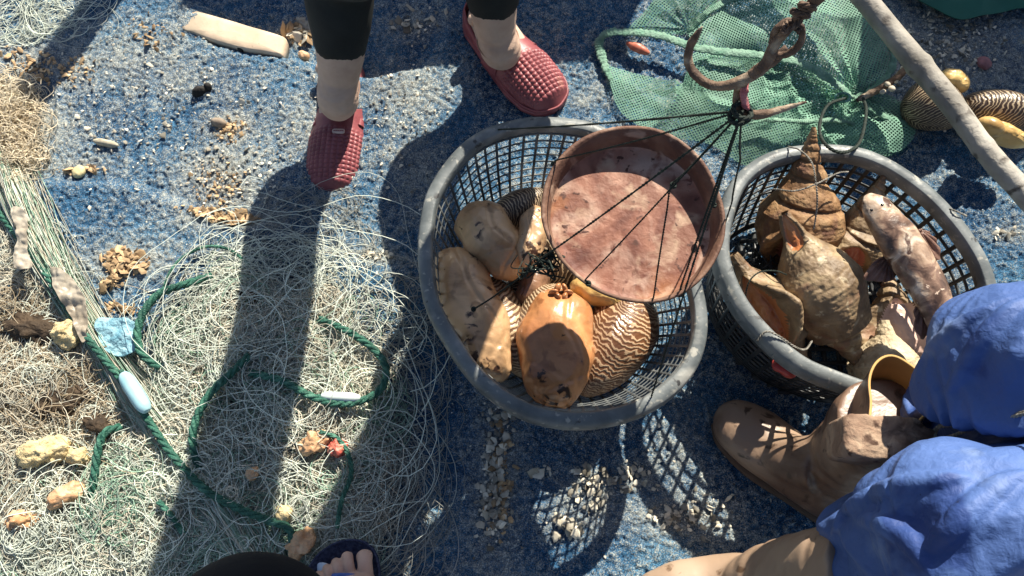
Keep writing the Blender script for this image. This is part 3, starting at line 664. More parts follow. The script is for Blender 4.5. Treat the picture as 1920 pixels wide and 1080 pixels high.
trouser([P(1622, 1062, .26), P(1665, 1048, .30), P(1730, 1030, .37), P(1800, 1020, .43), P(1950, 1010, .47), hp2], [.072, .078, .090, .100, .10, .105], [.068, .076, .088, .095, .10, .105], 5, (0, .25, 1), RD2[:3])
tb = MB()
tb.add(*loft([HIP + (.05, 0, -.10), HIP + (.08, 0, .06), HIP + (.10, .02, .25), HIP + (.08, .04, .42), HIP + (.07, .05, .47)], [.17, .185, .185, .20, .07], [.12, .125, .115, .11, .07], 50, 32, up=(-1, 0, 0)))
remesh(tb.build('jacket', mat('dark_work_jacket', (.03, .035, .045), 10, rough=.85), man), .012, 4)
hm = HIP + np.array((.05, .05, .62)); tb = MB(); tb.add(*blob(hm, .09, .074, .108, 0, 0, 0, 40, 48)); tb.add(*loft([hm + (.03, 0, -.16), hm + (.01, 0, -.06)], .052, None, 12, 20, up=(0, 1, 0)))
tb.add(*blob(hm + (-.088, 0, -.01), .018, .013, .022, 0, 0, 0, 12, 16))
remesh(tb.build('body', skin, man), .005, 3)
mesh('cap', *blob(hm + (.01, 0, .05), .10, .086, .07, 0, 0, 0, 30, 40), mat('grey_cap', (.09, .09, .08), 20, rough=.9), man)

# ------------------------------------------------------------------ the photographer's foot, sandal and knee
ph_ = thing('person', 'barefoot person in a blue strapped sandal and black garment at the bottom edge', 'person', P(650, 1100, 0))
navy = mat('navy_sandal_sole', [(.4, (.012, .016, .05)), (.6, (.04, .05, .10))], 200, rough=.6, bump=.5, bscale=300)
strapm = mat('blue_sandal_strap', (.07, .14, .42), 30, rough=.4)
strapw = mat('pale_sandal_strap', (.50, .56, .66), 30, rough=.5)
so_ = [P(560, 1130, .018), P(585, 1062, .018), P(612, 1030, .018), P(650, 1012, .018), P(690, 1016, .018), P(712, 1045, .018), P(716, 1100, .018), P(700, 1200, .018), P(600, 1210, .018)]
ol = spline(so_, 80, True); c_ = ol.mean(0); V = []
for f_, z_ in ((0.001, .016), (.93, .016), (.955, .020), (1, .019), (1.005, .010), (.98, .003), (0.001, .003)):
    q = c_ + (ol - c_) * f_; q[:, 2] = z_; V.append(q)
mesh('sandal_sole', np.array(V).reshape(-1, 3), grid_faces(7, 80, False, True), navy, ph_)
b_ = MB()
b_.add(*loft([P(655, 1240, .05), P(660, 1170, .055), P(664, 1116, .048), P(664, 1092, .036), P(664, 1078, .03)], [.030, .036, .038, .036, .03], [.03, .034, .028, .018, .012], 40, 28))
for (x0, y0, x1, y1, r_) in ((690, 1074, 688, 1036, .0118), (662, 1074, 656, 1038, .0086), (643, 1078, 636, 1049, .0076), (626, 1084, 619, 1060, .0070), (611, 1092, 604, 1072, .0064)):
    b_.add(*loft([P(x0, y0 + 14, .034), P(x0, y0, .036), P((x0 + x1) / 2, (y0 + y1) / 2, .040), P(x1, y1 + 4, .033), P(x1, y1 - 2, .029)], [r_, r_, r_ * .92, r_ * 1.02, r_ * .4], [r_, r_, r_ * .9, r_ * .85, r_ * .35], 30, 18))
b_.add(*loft([P(655, 1225, .05), P(650, 1260, .12), P(640, 1330, .25)], [.032, .034, .045], None, 24, 24, up=(0, 1, .1)))
remesh(b_.build('body', skin, ph_), .0016, 1); ph_.location.z += .022
nl = MB()
for (x, y, r_) in ((688, 1040, .0062), (656, 1041, .0044), (636, 1052, .0038), (619, 1063, .0034)): nl.add(*blob(P(x, y, .0415 if r_ > .005 else .0405), r_, r_ * 1.1, .0022, 0, 0, 0, 12, 18))
nl.build('toenail', mat('toenail', (.62, .46, .40), 20, rough=.25), ph_)
def strap(pts, rw, rh, m_):
    mesh('sandal_strap', *loft(pts, rw, rh, 40, 16, up=(0, 1, .15), expo=.6), m_, ph_)
strap([P(562, 1150, .018), P(580, 1112, .045), P(622, 1096, .062), P(664, 1096, .066), P(706, 1104, .05), P(720, 1130, .018)], .003, [.013, .015, .015, .015, .014, .012], strapm)
strap([P(566, 1130, .02), P(590, 1080, .030), P(612, 1070, .046), P(628, 1096, .056)], .003, [.010, .013, .010, .006], strapw)
blackm = mat('black_garment', [(.35, (.003, .0045, .008)), (.65, (.006, .008, .013))], 10, spec=.15, rough=.8, bump=.2, bscale=60)
b_ = MB()
b_.add(*loft([P(470, 1200, .20), P(468, 1220, .40), P(464, 1256, .50), P(470, 1310, .60), np.array((-.17, -.42, .62))], [.06, .068, .076, .085, .11], [.07, .08, .085, .09, .11], 80, 60, up=(0, 1, .3), disp=lambda V, s, p: .0025 * fbm(V, 14, 3, 2) + .0015 * np.exp(-((s - .36) / .02) ** 2)))
b_.add(*loft([P(640, 1330, .22), P(620, 1400, .45), np.array((-.05, -.42, .62))], [.055, .075, .11], None, 40, 36, up=(0, 1, .1)))
b_.add(*loft([np.array((-.11, -.44, .52)), np.array((-.11, -.46, .75)), np.array((-.10, -.44, 1.05)), np.array((-.10, -.42, 1.15))], [.17, .17, .20, .07], [.12, .12, .12, .07], 40, 40, up=(0, 1, 0)))
remesh(b_.build('garment', blackm, ph_), .006, 5)

# ------------------------------------------------------------------ unseen bystander, added beyond the right edge to shade the near trouser leg
by = thing('person', 'person in dark clothes standing beyond the right edge behind the black basket', 'person', (1.30, 1.02, 0)); B0 = np.array((1.30, 1.02, 0.0))
b_ = MB()
for s_ in (-1, 1):
    b_.add(*loft([B0 + (s_ * .10, -.01, .09), B0 + (s_ * .10, -.03, .45), B0 + (s_ * .09, 0, .80), B0 + (s_ * .08, 0, .88)], [.05, .06, .085, .07], None, 40, 24, up=(0, 1, 0)))
remesh(b_.build('trousers', legging, by), .01, 3)
b_ = MB()
b_.add(*loft([B0 + (0, 0, .78), B0 + (0, 0, .92), B0 + (0, 0, 1.10), B0 + (0, .0, 1.27), B0 + (0, 0, 1.36), B0 + (0, 0, 1.40)], [.16, .175, .16, .19, .18, .06], [.11, .115, .11, .11, .09, .05], 40, 32, up=(0, 1, 0)))
for s_ in (-1, 1): b_.add(*loft([B0 + (s_ * .17, 0, 1.32), B0 + (s_ * .23, .01, 1.15), B0 + (s_ * .24, -.01, 1.02), B0 + (s_ * .23, -.06, .84)], [.055, .05, .045, .036], None, 30, 20, up=(0, 1, 0)))
remesh(b_.build('jacket', mat('navy_jacket', (.02, .03, .06), 10, rough=.85), by), .01, 3)
b_ = MB(); hb = B0 + (0, 0, 1.53); b_.add(*blob(hb, .072, .088, .108, 0, 0, 0, 40, 48)); b_.add(*loft([hb + (0, 0, -.16), hb + (0, 0, -.06)], .05, None, 12, 20, up=(0, 1, 0))); b_.add(*blob(hb + (0, -.088, -.012), .013, .018, .022, 0, 0, 0, 12, 16))
remesh(b_.build('body', skin, by), .005, 3)
mesh('hair', *blob(hb + (0, .02, .022), .08, .086, .105, 0, 0, 0, 30, 40), mat('dark_hair', (.012, .009, .007), 40, rough=.5), by)
for s_ in (-1, 1):
    b_ = MB(); b_.add(*loft([B0 + (s_ * .10, .06, .03), B0 + (s_ * .10, .03, .05), B0 + (s_ * .10, -.06, .045), B0 + (s_ * .105, -.17, .03), B0 + (s_ * .105, -.20, .025)], [.02, .04, .042, .042, .015], [.02, .045, .04, .025, .015], 40, 24)); b_.add(*loft([B0 + (s_ * .10, 0, .04), B0 + (s_ * .10, -.01, .12)], .045, None, 12, 20, up=(0, 1, 0)))
    remesh(b_.build('shoe', boot_m, by), .005, 3)
# ------------------------------------------------------------------ shellfish
st_brown = stripes('striped_brown_shell', (.15, .068, .034), (.52, .37, .245), sc=11, dist=12, axis='X', mid=.62, dscale=.9)
st_dark = stripes('striped_dark_shell', (.055, .034, .024), (.50, .41, .29), sc=10, dist=8, axis='X', mid=.72, dscale=1.0)
st_pale = stripes('striped_pale_shell', (.15, .085, .048), (.58, .46, .32), sc=10, dist=4, axis='X', mid=.50)
def flesh(name, a, b_, spots=.66, dark=(.05, .022, .012), rough=.36):
    return mat(name, [(.3, a), (.7, b_)], 9, detail=6, dist=.6, rough=rough, bump=.7, bscale=34, coat=.22, layers=[(34, .54, .62, tuple(x * .75 for x in a)), (11, .50, .62, tuple(min(1, x * 1.25) for x in b_)), (70, .50, .54, dark, 15, spots - .06, spots - .02), (40, spots + .02, spots + .05, dark)], spec=.5)
fl_tan = flesh('tan_flesh', (.42, .25, .125), (.60, .39, .21))
fl_orange = flesh('orange_flesh', (.38, .15, .055), (.56, .26, .105), .65)
fl_yellow = flesh('yellow_flesh', (.50, .30, .10), (.66, .46, .17), .70)
fl_spot = flesh('spotted_tan_flesh', (.42, .25, .13), (.55, .36, .20), .60)
fl_brown = flesh('brown_flesh', (.16, .085, .05), (.24, .13, .075), .62)
def melon(label, shell, foot, smat, fmat, group, extra=None):
    """shell and foot: (px, py, z, half length px, half width px, thickness m, image angle deg, roll)"""
    px, py, z, rl, rw, th, ang, roll = shell
    c = P(px, py, z); root = thing('striped_sea_snail', label, 'sea snail', (c[0], c[1], max(z - th, .0)), group)
    def shp(V):
        x = V[:, 0]; k = 1 - .22 * np.clip(x, -1, 1) - .05 * x * x                    # narrower towards the tip
        W = V.copy(); W[:, 1] *= k; W[:, 2] *= k; W[:, 2] += .10 * np.sin(x * 2) ; return W
    V, f_ = blob(c, S(rl, z), S(rw, z), th, ang, 0, roll, 70, 110, noise=[(.0022, 22, 2)], shape=shp)
    o = mesh('shell', V, f_, smat, root); nu, nv = 70, 110
    uu = np.repeat(np.linspace(0, 1, nu), nv); vv = np.tile(np.linspace(0, 1, nv, endpoint=False), nu)
    vv = np.abs(vv * 2 - 1); add_uv(o, uu * 1.0 + .18 * np.sin(vv * 3.0), vv * .8)
    if foot:
        px, py, z, rl, rw, th, ang, roll = foot; c = P(px, py, z); sd = int(px)
        def shp2(V):
            x, y = V[:, 0], V[:, 1]; W = V.copy(); k = 1 - .10 * x; W[:, 1] *= k
            W[:, 2] *= 1 - .10 * x
            cr = np.exp(-((y - .40 - .22 * np.sin(x * 2.4 + sd)) / .06) ** 2); W[:, 2] -= .05 * cr * (V[:, 2] > 0)
            cr = np.exp(-((x - .70 + .3 * y) / .045) ** 2) + .7 * np.exp(-((x - .48 - .25 * y) / .03) ** 2); W[:, 2] -= .06 * cr * (V[:, 2] > 0)
            W[:, 1] += .06 * np.sin(x * 7 + sd)
            wr_ = np.exp(-np.abs(vn(np.stack([x * 1.1, y * 4.2 + x, V[:, 2] * 2], -1), sd)) * 9) * np.clip(x * 1.6 - .1, 0, 1); W[:, 1:] *= (1 + .07 * wr_)[:, None]; return W
        V, f_ = blob(c, S(rl, z), S(rw, z), th, ang, 0, roll, 90, 120, e=.92, noise=[(.008, 13, sd), (.0026, 42, sd + 3), (.0007, 200, 4)], shape=shp2)
        mesh('foot', V, f_, fmat, root)
    if extra: extra(root)
    return root
def frill(root, px, py, z, r, fm, n=7):
    b = MB()
    for q in range(n):
        a = q / n * 2 * math.pi
        b.add(*blob(P(px + math.cos(a) * r, py + math.sin(a) * r * .6, z), .007, .004, .010, math.degrees(a), 20, 0, 14, 18, noise=[(.002, 90, q)]))
    b.build('siphon_frill', fm, root)
melon('long tan-footed snail lying half in shadow against the left side of the grey basket', (945, 612, .095, 104, 48, .050, -66, 0), (886, 590, .140, 134, 60, .046, -68, 0), st_pale, fl_tan, 'striped snails in the grey basket')
melon('snail with a broad orange foot at the bottom middle of the grey basket', (1020, 618, .12, 92, 52, .052, -108, 0), (1043, 655, .150, 112, 70, .050, -92, 0), st_pale, fl_orange, 'striped snails in the grey basket', lambda r: frill(r, 1052, 548, .185, 14, fl_orange, 6))
melon('coarsely striped shell with a small yellow foot tucked under the bottom edge of the pan', (1150, 645, .10, 112, 66, .062, -122, 0), (1118, 548, .135, 52, 25, .026, -22, 0), st_brown, fl_yellow, 'striped snails in the grey basket')
melon('rounded tan-footed snail, upper left of the heap in the grey basket', (955, 480, .10, 62, 42, .045, -50, 0), (922, 452, .150, 84, 52, .046, -55, 0), st_dark, fl_tan, 'striped snails in the grey basket', lambda r: frill(r, 908, 398, .178, 9, fl_brown, 6))
melon('snail with a narrow black-spotted foot beside the left edge of the pan', (975, 392, .145, 62, 36, .036, 30, 0), (998, 440, .170, 66, 31, .026, 80, 0), st_dark, fl_spot, 'striped snails in the grey basket')
melon('small dark snail deep in the gap left of the orange-footed one', (985, 560, .07, 70, 45, .045, 70, 0), (1000, 535, .105, 50, 26, .03, 65, 0), st_dark, fl_brown, 'striped snails in the grey basket')
melon('dark shell lying deepest in the grey basket under the pan', (1080, 470, .06, 110, 70, .05, 20, 0), None, st_dark, fl_brown, 'striped snails in the grey basket')
melon('zebra-striped snail on the carpet left of the pole with its pale yellow foot upward', (1752, 200, .050, 62, 52, .045, -35, 0), (1786, 152, .075, 34, 26, .025, -20, 0), st_dark, fl_yellow, 'striped snails on the carpet')
melon('zebra-striped snail on the carpet right of the pole at the picture edge', (1875, 212, .045, 86, 42, .045, -8, 0), (1880, 252, .075, 56, 20, .022, -22, 0), st_dark, fl_yellow, 'striped snails on the carpet', lambda r: mesh('siphon', *blob(P(1857, 238, .088), S(26), S(17), .018, -30, 0, 0, 24, 32), fl_yellow, r))

wh_m = mat('rough_whelk_shell', [(.3, (.115, .074, .042)), (.5, (.22, .150, .085)), (.7, (.37, .27, .155))], 30, detail=9, dist=.5, rough=.55, bump=.7, bscale=95, layers=[(17, .56, .68, (.26, .13, .085)), (55, .60, .70, (.50, .42, .28))], bdist=.004)
wh_o = mat('ochre_whelk_shell', [(.3, (.13, .062, .026)), (.5, (.23, .125, .055)), (.7, (.38, .24, .12))], 40, detail=9, dist=.5, rough=.72, bump=1.0, bscale=110, layers=[(20, .58, .68, (.16, .075, .05))], bdist=.004)
wh_p = mat('pale_whelk_shell', [(.3, (.34, .26, .16)), (.5, (.50, .41, .27)), (.7, (.64, .55, .39))], 50, detail=8, rough=.7, bump=1.0, bscale=140, bdist=.004)
apo = mat('orange_aperture', [(.3, (.34, .10, .035)), (.5, (.52, .20, .075)), (.7, (.62, .36, .18))], 18, dist=.5, rough=.3, bump=.3, bscale=60, coat=.3)
app = mat('pink_aperture', [(.3, (.46, .17, .12)), (.7, (.66, .33, .24))], 12, rough=.3, bump=.15, bscale=60, coat=.3)
apw = mat('pale_pink_aperture', [(.3, (.56, .36, .29)), (.7, (.72, .55, .46))], 12, rough=.35, coat=.2)
def whelk(label, apex, tip, Rp, roll, sm, am, mouth=(.42, .98), mw=.75, depth=.5, spire=.36, group='whelks in the black basket', lipf=.22, turns=1.55, canal=.13):
    """tall spired whelk from apex to canal tip; Rp greatest half width in photo pixels"""
    A, B = P(*apex), P(*tip); L = np.linalg.norm(B - A); X = (B - A) / L
    Yv = np.cross((0, 0, 1.0), X); Yv /= np.linalg.norm(Yv); Z = np.cross(X, Yv)
    a = R(roll); Y2 = Yv * math.cos(a) + Z * math.sin(a); Z2 = np.cross(X, Y2)
    Rm = S(Rp, (apex[2] + tip[2]) / 2)
    nu, nv = 230, 150; u = np.linspace(0, 1, nu)[:, None]; th = np.linspace(0, 2 * np.pi, nv, endpoint=False)[None]
    q = .66                                                   # every whorl is 1/q times the one before
    ph_ = np.log(np.maximum(u, .004) / spire) / np.log(1 / q) + th / (2 * np.pi)     # whorl coordinate
    fr = ph_ - np.floor(ph_)
    env = np.interp(u, [0, .1, .2, .3, spire, .46, .56, .66, .76, .86, 1], [.02, .15, .30, .47, .62, .93, 1.0, .86, .56, canal * 2.1, canal])
    sh = -.17 * np.exp(-(fr / .10) ** 2) - .17 * np.exp(-((1 - fr) / .06) ** 2) + .09 * np.exp(-((fr - .62) / .24) ** 2)
    fade = np.clip((spire * 1.32 - u) / .08, 0, 1)
    r = env * (1 + .85 * sh * fade)
    r = r * (1 + .003 * np.sin(u * 2 * np.pi * 40 + th + 3 * np.sin(th * 2 + u * 9)) * np.clip(u * 6, 0, 1))          # spiral cords
    ua, ub = mouth; us = (u - ua) / (ub - ua); thd = (th - 1.5 * np.pi + np.pi) % (2 * np.pi) - np.pi   # opening faces local -Z... turned by roll
    wid = mw * np.clip(np.sin(np.clip(us, 0, 1) * np.pi) ** .6, .05, 1)
    inside = np.clip((wid - np.abs(thd)) / .18, 0, 1) * np.clip(us * 9, 0, 1) * np.clip((1.02 - us) * 14, 0, 1)
    lip = np.exp(-((thd - wid - .12) / .16) ** 2) * np.clip(us * 5, 0, 1) * np.clip((1 - us) * 5, 0, 1)
    r = r * (1 - depth * inside) * (1 + lipf * lip)
    p0 = np.stack([u * L + 0 * th, r * Rm * np.cos(th), r * Rm * np.sin(th)], -1).reshape(-1, 3)
    ra = np.linalg.norm(p0[:, 1:], axis=1, keepdims=True) + 1e-9
    p0[:, 1:] += p0[:, 1:] / ra * (fbm(p0, 40, 3, int(apex[0])) * .0026 - np.abs(fbm(p0 * (1, 2, 2), 85, 2, 4)) * .0022)[:, None]
    p0[:, 1] += .05 * L * np.clip(p0[:, 0] / L - .6, 0, 1) ** 1.3                       # canal bends a little
    V = A + p0[:, 0:1] * X + p0[:, 1:2] * Y2 + p0[:, 2:3] * Z2
    root = thing('whelk', label, 'sea snail', (float((A + B)[0] / 2), float((A + B)[1] / 2), max(0.0, min(A[2], B[2]) - .03)), group)
    fc = grid_faces(nu, nv, False, True)[:, ::-1]; ins = inside.reshape(-1)[fc].mean(1) > .45
    mesh('shell', V, fc[~ins], sm, root)
    if ins.any(): mesh('aperture', V, fc[ins], am, root)
    return root
whelk('tall ochre whelk standing spire up at the back of the black basket', (1526, 238, .255), (1478, 560, .06), 84, 200, wh_o, app, mouth=(.50, .95), turns=1.6)
whelk('largest whelk, wrinkled and khaki, lying diagonally across the middle of the black basket', (1622, 705, .10), (1464, 402, .215), 82, 143, wh_m, apo, mouth=(.80, 1.0), mw=1.0, depth=.35, lipf=.10, spire=.24)
whelk('whelk with an open orange mouth against the left wall of the black basket', (1525, 705, .10), (1372, 478, .175), 62, 128, wh_m, apo, mouth=(.28, .86), mw=1.0, depth=.62, lipf=.42, spire=.22)
whelk('whelk with a brown and white banded spire under the head of the fish', (1662, 318, .215), (1560, 560, .06), 62, 190, wh_m, app, mouth=(.5, .95), spire=.42)
whelk('whelk with a pale pink lip below the tail half of the fish', (1665, 500, .08), (1690, 760, .06), 78, 185, wh_m, apw, mouth=(.22, .85), mw=.9, depth=.45, lipf=.3, spire=.22)
whelk('pale fine-ribbed whelk in the bottom corner of the black basket by the trousers', (1668, 800, .09), (1660, 600, .13), 62, 20, wh_p, apw, mouth=(.55, .95), spire=.2, lipf=.1)
whelk('half hidden whelk with a pink mouth behind the largest whelk', (1640, 380, .09), (1560, 540, .13), 52, 150, wh_o, app, mouth=(.3, .9), mw=1.1, depth=.5, spire=.25)
whelk('whelk lying deepest in the black basket under the others', (1420, 420, .05), (1640, 640, .05), 70, 0, wh_o, apw, mouth=(.5, .9))
whelk('small pinkish whelk showing beside the apex of the largest one', (1590, 735, .07), (1640, 655, .09), 32, 160, wh_p, apw, mouth=(.25, .9), mw=1.1)
tag(mesh('red_fish_scrap', *blob(P(1470, 690, .15), .022, .012, .010, -35, 0, 0, 30, 40, noise=[(.006, 40, 3)]), mat('red_flesh', (.42, .05, .045), 30, rough=.35)), 'red scrap of fish pressed against the lower left wall of the black basket', 'fish scrap')
# banded tip on the spire of the whelk under the fish
# the fish
fish_m = mat('mottled_fish_skin', [(.36, (.085, .050, .036)), (.47, (.22, .135, .095)), (.55, (.42, .29, .20)), (.64, (.66, .54, .42))], 30, detail=7, dist=.8, rough=.36, bump=.35, bscale=120, coat=.25, layers=[(30, .60, .66, (.09, .045, .032)), (120, .66, .70, (.72, .55, .42))])
fin_m = mat('brown_fin', [(.35, (.16, .085, .060)), (.65, (.27, .155, .115))], 60, rough=.4, bump=.4, bscale=160, trans=.2)
fz = [.255, .258, .255, .25, .24, .235, .225, .21, .19]
fp = [(1628, 366), (1640, 385), (1662, 418), (1690, 458), (1722, 508), (1750, 560), (1768, 612), (1762, 664), (1735, 715)]
fish = thing('fish', 'brown mottled fish lying head up over the whelks in the black basket', 'fish', P(1700, 500, .15))
V, f_ = loft([P(a, b, z) for (a, b), z in zip(fp, fz)], [S(x, .25) for x in (9, 27, 35, 40, 39, 34, 27, 19, 9)], [S(x, .25) for x in (7, 19, 27, 31, 30, 26, 20, 13, 6)], 150, 48, disp=lambda V, s, p: fbm(V, 45, 3, 6) * .0022)
mesh('body', V, f_, fish_m, fish)
def fin(pts, z0, z1, name='fin'):
    ol = spline([P(a, b, z0 + (z1 - z0) * i / len(pts)) for i, (a, b) in enumerate(pts)], 70, True); c = ol.mean(0)
    V, f_ = patch(ol, c, lambda V, s, t: .0018 * np.sin(np.arctan2(V[:, 1] - ol[0, 1], V[:, 0] - ol[0, 0]) * 22) + .004 * (1 - s), 24, 90)
    o = mesh(name, V, f_, fin_m, fish); md = o.modifiers.new('t', 'SOLIDIFY'); md.thickness = .002
fin([(1672, 476), (1640, 492), (1622, 512), (1622, 524), (1650, 528), (1672, 526), (1684, 505)], .235, .215, 'pectoral_fin')
fin([(1722, 432), (1742, 438), (1756, 456), (1762, 486), (1742, 480)], .25, .235, 'dorsal_fin')
fin([(1730, 560), (1716, 580), (1718, 618), (1732, 636), (1746, 600)], .23, .20, 'pelvic_fin')
fin([(1778, 560), (1792, 580), (1796, 610), (1780, 600)], .235, .22, 'dorsal_fin')
e1 = mesh('eye', *blob(P(1654, 384, .2735), .0022, .0022, .0015, 0, 0, 0, 12, 16), mat('fish_eye', (.01, .01, .01), 5, rough=.1), fish)
mesh('eye', *blob(P(1634, 394, .2715), .0022, .0022, .0015, 0, 0, 0, 12, 16), e1.data.materials[0], fish)

# wires and cords lying in and round the black basket
grey = mat('grey_cord', [(.35, (.13, .12, .10)), (.65, (.30, .28, .24))], 100, rough=.8, bump=.5, bscale=400)
def cordobj(label, pts, r, m_=None, n=160, k=2, cat='cord', nm='cord'):
    b = rope([P(*q) for q in pts], r, n, k, r * 6, 6)
    return tag(b.build(nm, m_ or grey), label, cat)
cordobj('thin grey cord lying across the tall ochre whelk', [(1425, 365, .20), (1450, 355, .235), (1490, 358, .255), (1530, 345, .26), (1570, 325, .25), (1590, 322, .24)], .0013)
cordobj('looped wire arching from the black basket rim down over the ochre whelk', [(1478, 275, .23), (1500, 282, .26), (1522, 305, .275), (1530, 345, .275), (1532, 385, .26), (1526, 430, .23)], .0013)
cordobj('thin grey cord tied over the upper right rim of the black basket', [(1740, 385, .20), (1765, 388, .22), (1790, 395, .235), (1806, 402, .232), (1812, 405, .215)], .0014)
cordobj('cord loop round the neck of the whelk on the left', [(1405, 590, .20), (1398, 560, .21), (1405, 528, .225), (1425, 510, .225), (1455, 508, .21), (1475, 515, .20)], .0012, cordm)
cordobj('pale cord knotted on the lower left rim of the black basket', [(1420, 640, .225), (1436, 622, .236), (1460, 630, .235), (1490, 650, .225), (1510, 655, .20), (1522, 640, .18)], .0016)
b = MB()
for q in range(16):
    x, y = 1428 + rng.normal(0, 26), 520 + rng.normal(0, 26)
    b.add(*tube([P(x + rng.normal(0, 20), y + rng.normal(0, 22), .10 + rng.random() * .05) for _ in range(6)], .0012, 44, 5))
tag(b.build('cord_tangle', plastic_dark), 'black snarl of line inside the left side of the black basket', 'tangle')

# ------------------------------------------------------------------ wooden block on its cord
blk = mat('battered_block_wood', [(.3, (.15, .085, .055)), (.5, (.28, .18, .12)), (.7, (.44, .32, .22))], 26, detail=10, dist=.8, rough=.8, bump=1.0, bscale=70, bdist=.005, layers=[(60, .58, .66, (.10, .055, .035))])
block = thing('wooden_block', 'battered wooden block tied to a cord in front of the ochre boot opening', 'wooden block', P(1665, 850, .31))
zt = .372; top = [(1592, 776), (1640, 778), (1690, 780), (1722, 784), (1738, 798), (1754, 806), (1756, 820), (1738, 826), (1712, 840), (1672, 862), (1620, 858), (1588, 848), (1584, 810)]
ol = spline([P(a, b_, zt) for a, b_ in top], 110, True); c = ol.mean(0); V = []
for f_, dz in ((.001, 0), (.3, .001), (.6, .001), (.85, .0), (.95, -.001), (.99, -.005), (1.0, -.012), (1.0, -.03), (.985, -.055), (.97, -.064), (.9, -.068), (.001, -.068)):
    q = c + (ol - c) * f_; q[:, 2] += dz; V.append(q)
V = np.array(V).reshape(-1, 3); V += (fbm(V, 90, 3, 3) * .0028)[:, None] * np.array((.5, .5, 1))
mesh('block', V, grid_faces(12, 110, False, True), blk, block)
rope([P(1752, 814, .36), P(1762, 800, .385), P(1800, 796, .42), P(1860, 786, .47), P(1930, 772, .52), P(2050, 750, .60)], .0024, 200, 3).build('cord', grey, block)
rope([P(1752, 806, .365), P(1758, 824, .38), P(1790, 816, .41), P(1830, 800, .445), P(1880, 786, .487), P(1960, 768, .54)], .0020, 160, 3).build('cord', grey, block)

# ------------------------------------------------------------------ green nets
def netmat(name, colr, cell=.0062, thick=.30, warp=.0):
    m = bpy.data.materials.new(name); m.use_nodes = True; t = m.node_tree; N = t.nodes; L = t.links; b = N['Principled BSDF']
    b.inputs['Roughness'].default_value = .7
    tc = N.new('ShaderNodeTexCoord'); nz = N.new('ShaderNodeTexNoise'); nz.inputs['Scale'].default_value = 9; nz.inputs['Detail'].default_value = 4; L.new(tc.outputs['Object'], nz.inputs[0])
    r = N.new('ShaderNodeValToRGB'); L.new(nz.outputs[0], r.inputs[0]); r.color_ramp.elements[0].position = .35; r.color_ramp.elements[1].position = .65
    r.color_ramp.elements[0].color = (*[x * .75 for x in colr], 1); r.color_ramp.elements[1].color = (*[min(1, x * 1.25) for x in colr], 1); L.new(r.outputs[0], b.inputs[0])
    sp = N.new('ShaderNodeSeparateXYZ'); L.new(tc.outputs['UV'], sp.inputs[0]); outs = []
    for i in (0, 1):
        a = N.new('ShaderNodeMath'); a.operation = 'DIVIDE'; L.new(sp.outputs[i], a.inputs[0]); a.inputs[1].default_value = cell
        f_ = N.new('ShaderNodeMath'); f_.operation = 'FRACT'; L.new(a.outputs[0], f_.inputs[0])
        g_ = N.new('ShaderNodeMath'); g_.operation = 'LESS_THAN'; L.new(f_.outputs[0], g_.inputs[0]); g_.inputs[1].default_value = thick; outs.append(g_.outputs[0])
    mx = N.new('ShaderNodeMath'); mx.operation = 'MAXIMUM'; L.new(outs[0], mx.inputs[0]); L.new(outs[1], mx.inputs[1])
    tl = N.new('ShaderNodeBsdfTranslucent'); L.new(r.outputs[0], tl.inputs[0]); m1 = N.new('ShaderNodeMixShader'); m1.inputs[0].default_value = .35
    L.new(b.outputs[0], m1.inputs[1]); L.new(tl.outputs[0], m1.inputs[2])
    tr = N.new('ShaderNodeBsdfTransparent'); m2 = N.new('ShaderNodeMixShader'); L.new(mx.outputs[0], m2.inputs[0]); L.new(tr.outputs[0], m2.inputs[1]); L.new(m1.outputs[0], m2.inputs[2])
    L.new(m2.outputs[0], N['Material Output'].inputs[0]); return m
SC.cycles.transparent_max_bounces = 24
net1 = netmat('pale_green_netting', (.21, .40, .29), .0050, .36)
net_shade = netmat('deep_green_netting', (.10, .24, .17), .0050, .34)  # darker copy of the netting: shade painted into under layers and corner
hemm = mat('green_hem', [(.3, (.14, .30, .21)), (.7, (.30, .46, .35))], 60, rough=.8, bump=.8, bscale=240, trans=.2)
gn = thing('green_net_bag', 'crumpled pale green mesh bag spread behind the two baskets', 'net bag', P(1420, 150, 0))
def netpatch(name, outline, centre, zs, m_, tie, sd, amp=.012, ang=0, k=9, base=.006):
    ol = [P(a, b_, base + zs * .3) for a, b_ in outline]; c = P(*centre, base + zs); T0 = P(*tie, 0)
    def zf(V, s, t):
        a = np.arctan2(V[:, 1] - T0[1], V[:, 0] - T0[0]); d = np.hypot(V[:, 0] - T0[0], V[:, 1] - T0[1])
        rid = 1 - 2 * np.abs(((a * k / 4.4 + fbm(V, 7, 2, sd) * 1.3) % 1) - .5) * 1.0
        w1 = vn(V * 5 + sd, 3); w2 = vn(V * 10 + sd, 5); cr_ = np.exp(-np.abs(w1) * 7) + .5 * np.exp(-np.abs(w2) * 6)
        return amp * .7 * (rid - .3) * np.clip(1.2 - d * 5, .15, 1) + amp * 1.0 * (cr_ - .35) + amp * .5 * fbm(V, 13, 3, sd + 2) * np.clip((1 - s) * 4, .2, 1) + gz(V[:, 0], V[:, 1])
    V, f_ = patch(ol, c, zf, 90, 300)
    V[:, 2] = np.maximum(V[:, 2], gz(V[:, 0], V[:, 1]) + .003)
    o = mesh(name, V, f_, m_, gn)
    p = V.copy(); ww = np.stack([fbm(p, 8, 2, sd + 5), fbm(p, 8, 2, sd + 9)], -1) * .010
    ca, sa = math.cos(ang), math.sin(ang); x = p[:, 0] + ww[:, 0] + (p[:, 2]) * .8; y = p[:, 1] + ww[:, 1] + p[:, 2] * .6
    add_uv(o, x * ca - y * sa + 5, x * sa + y * ca + 5); return o
TIE = (1600, 184)
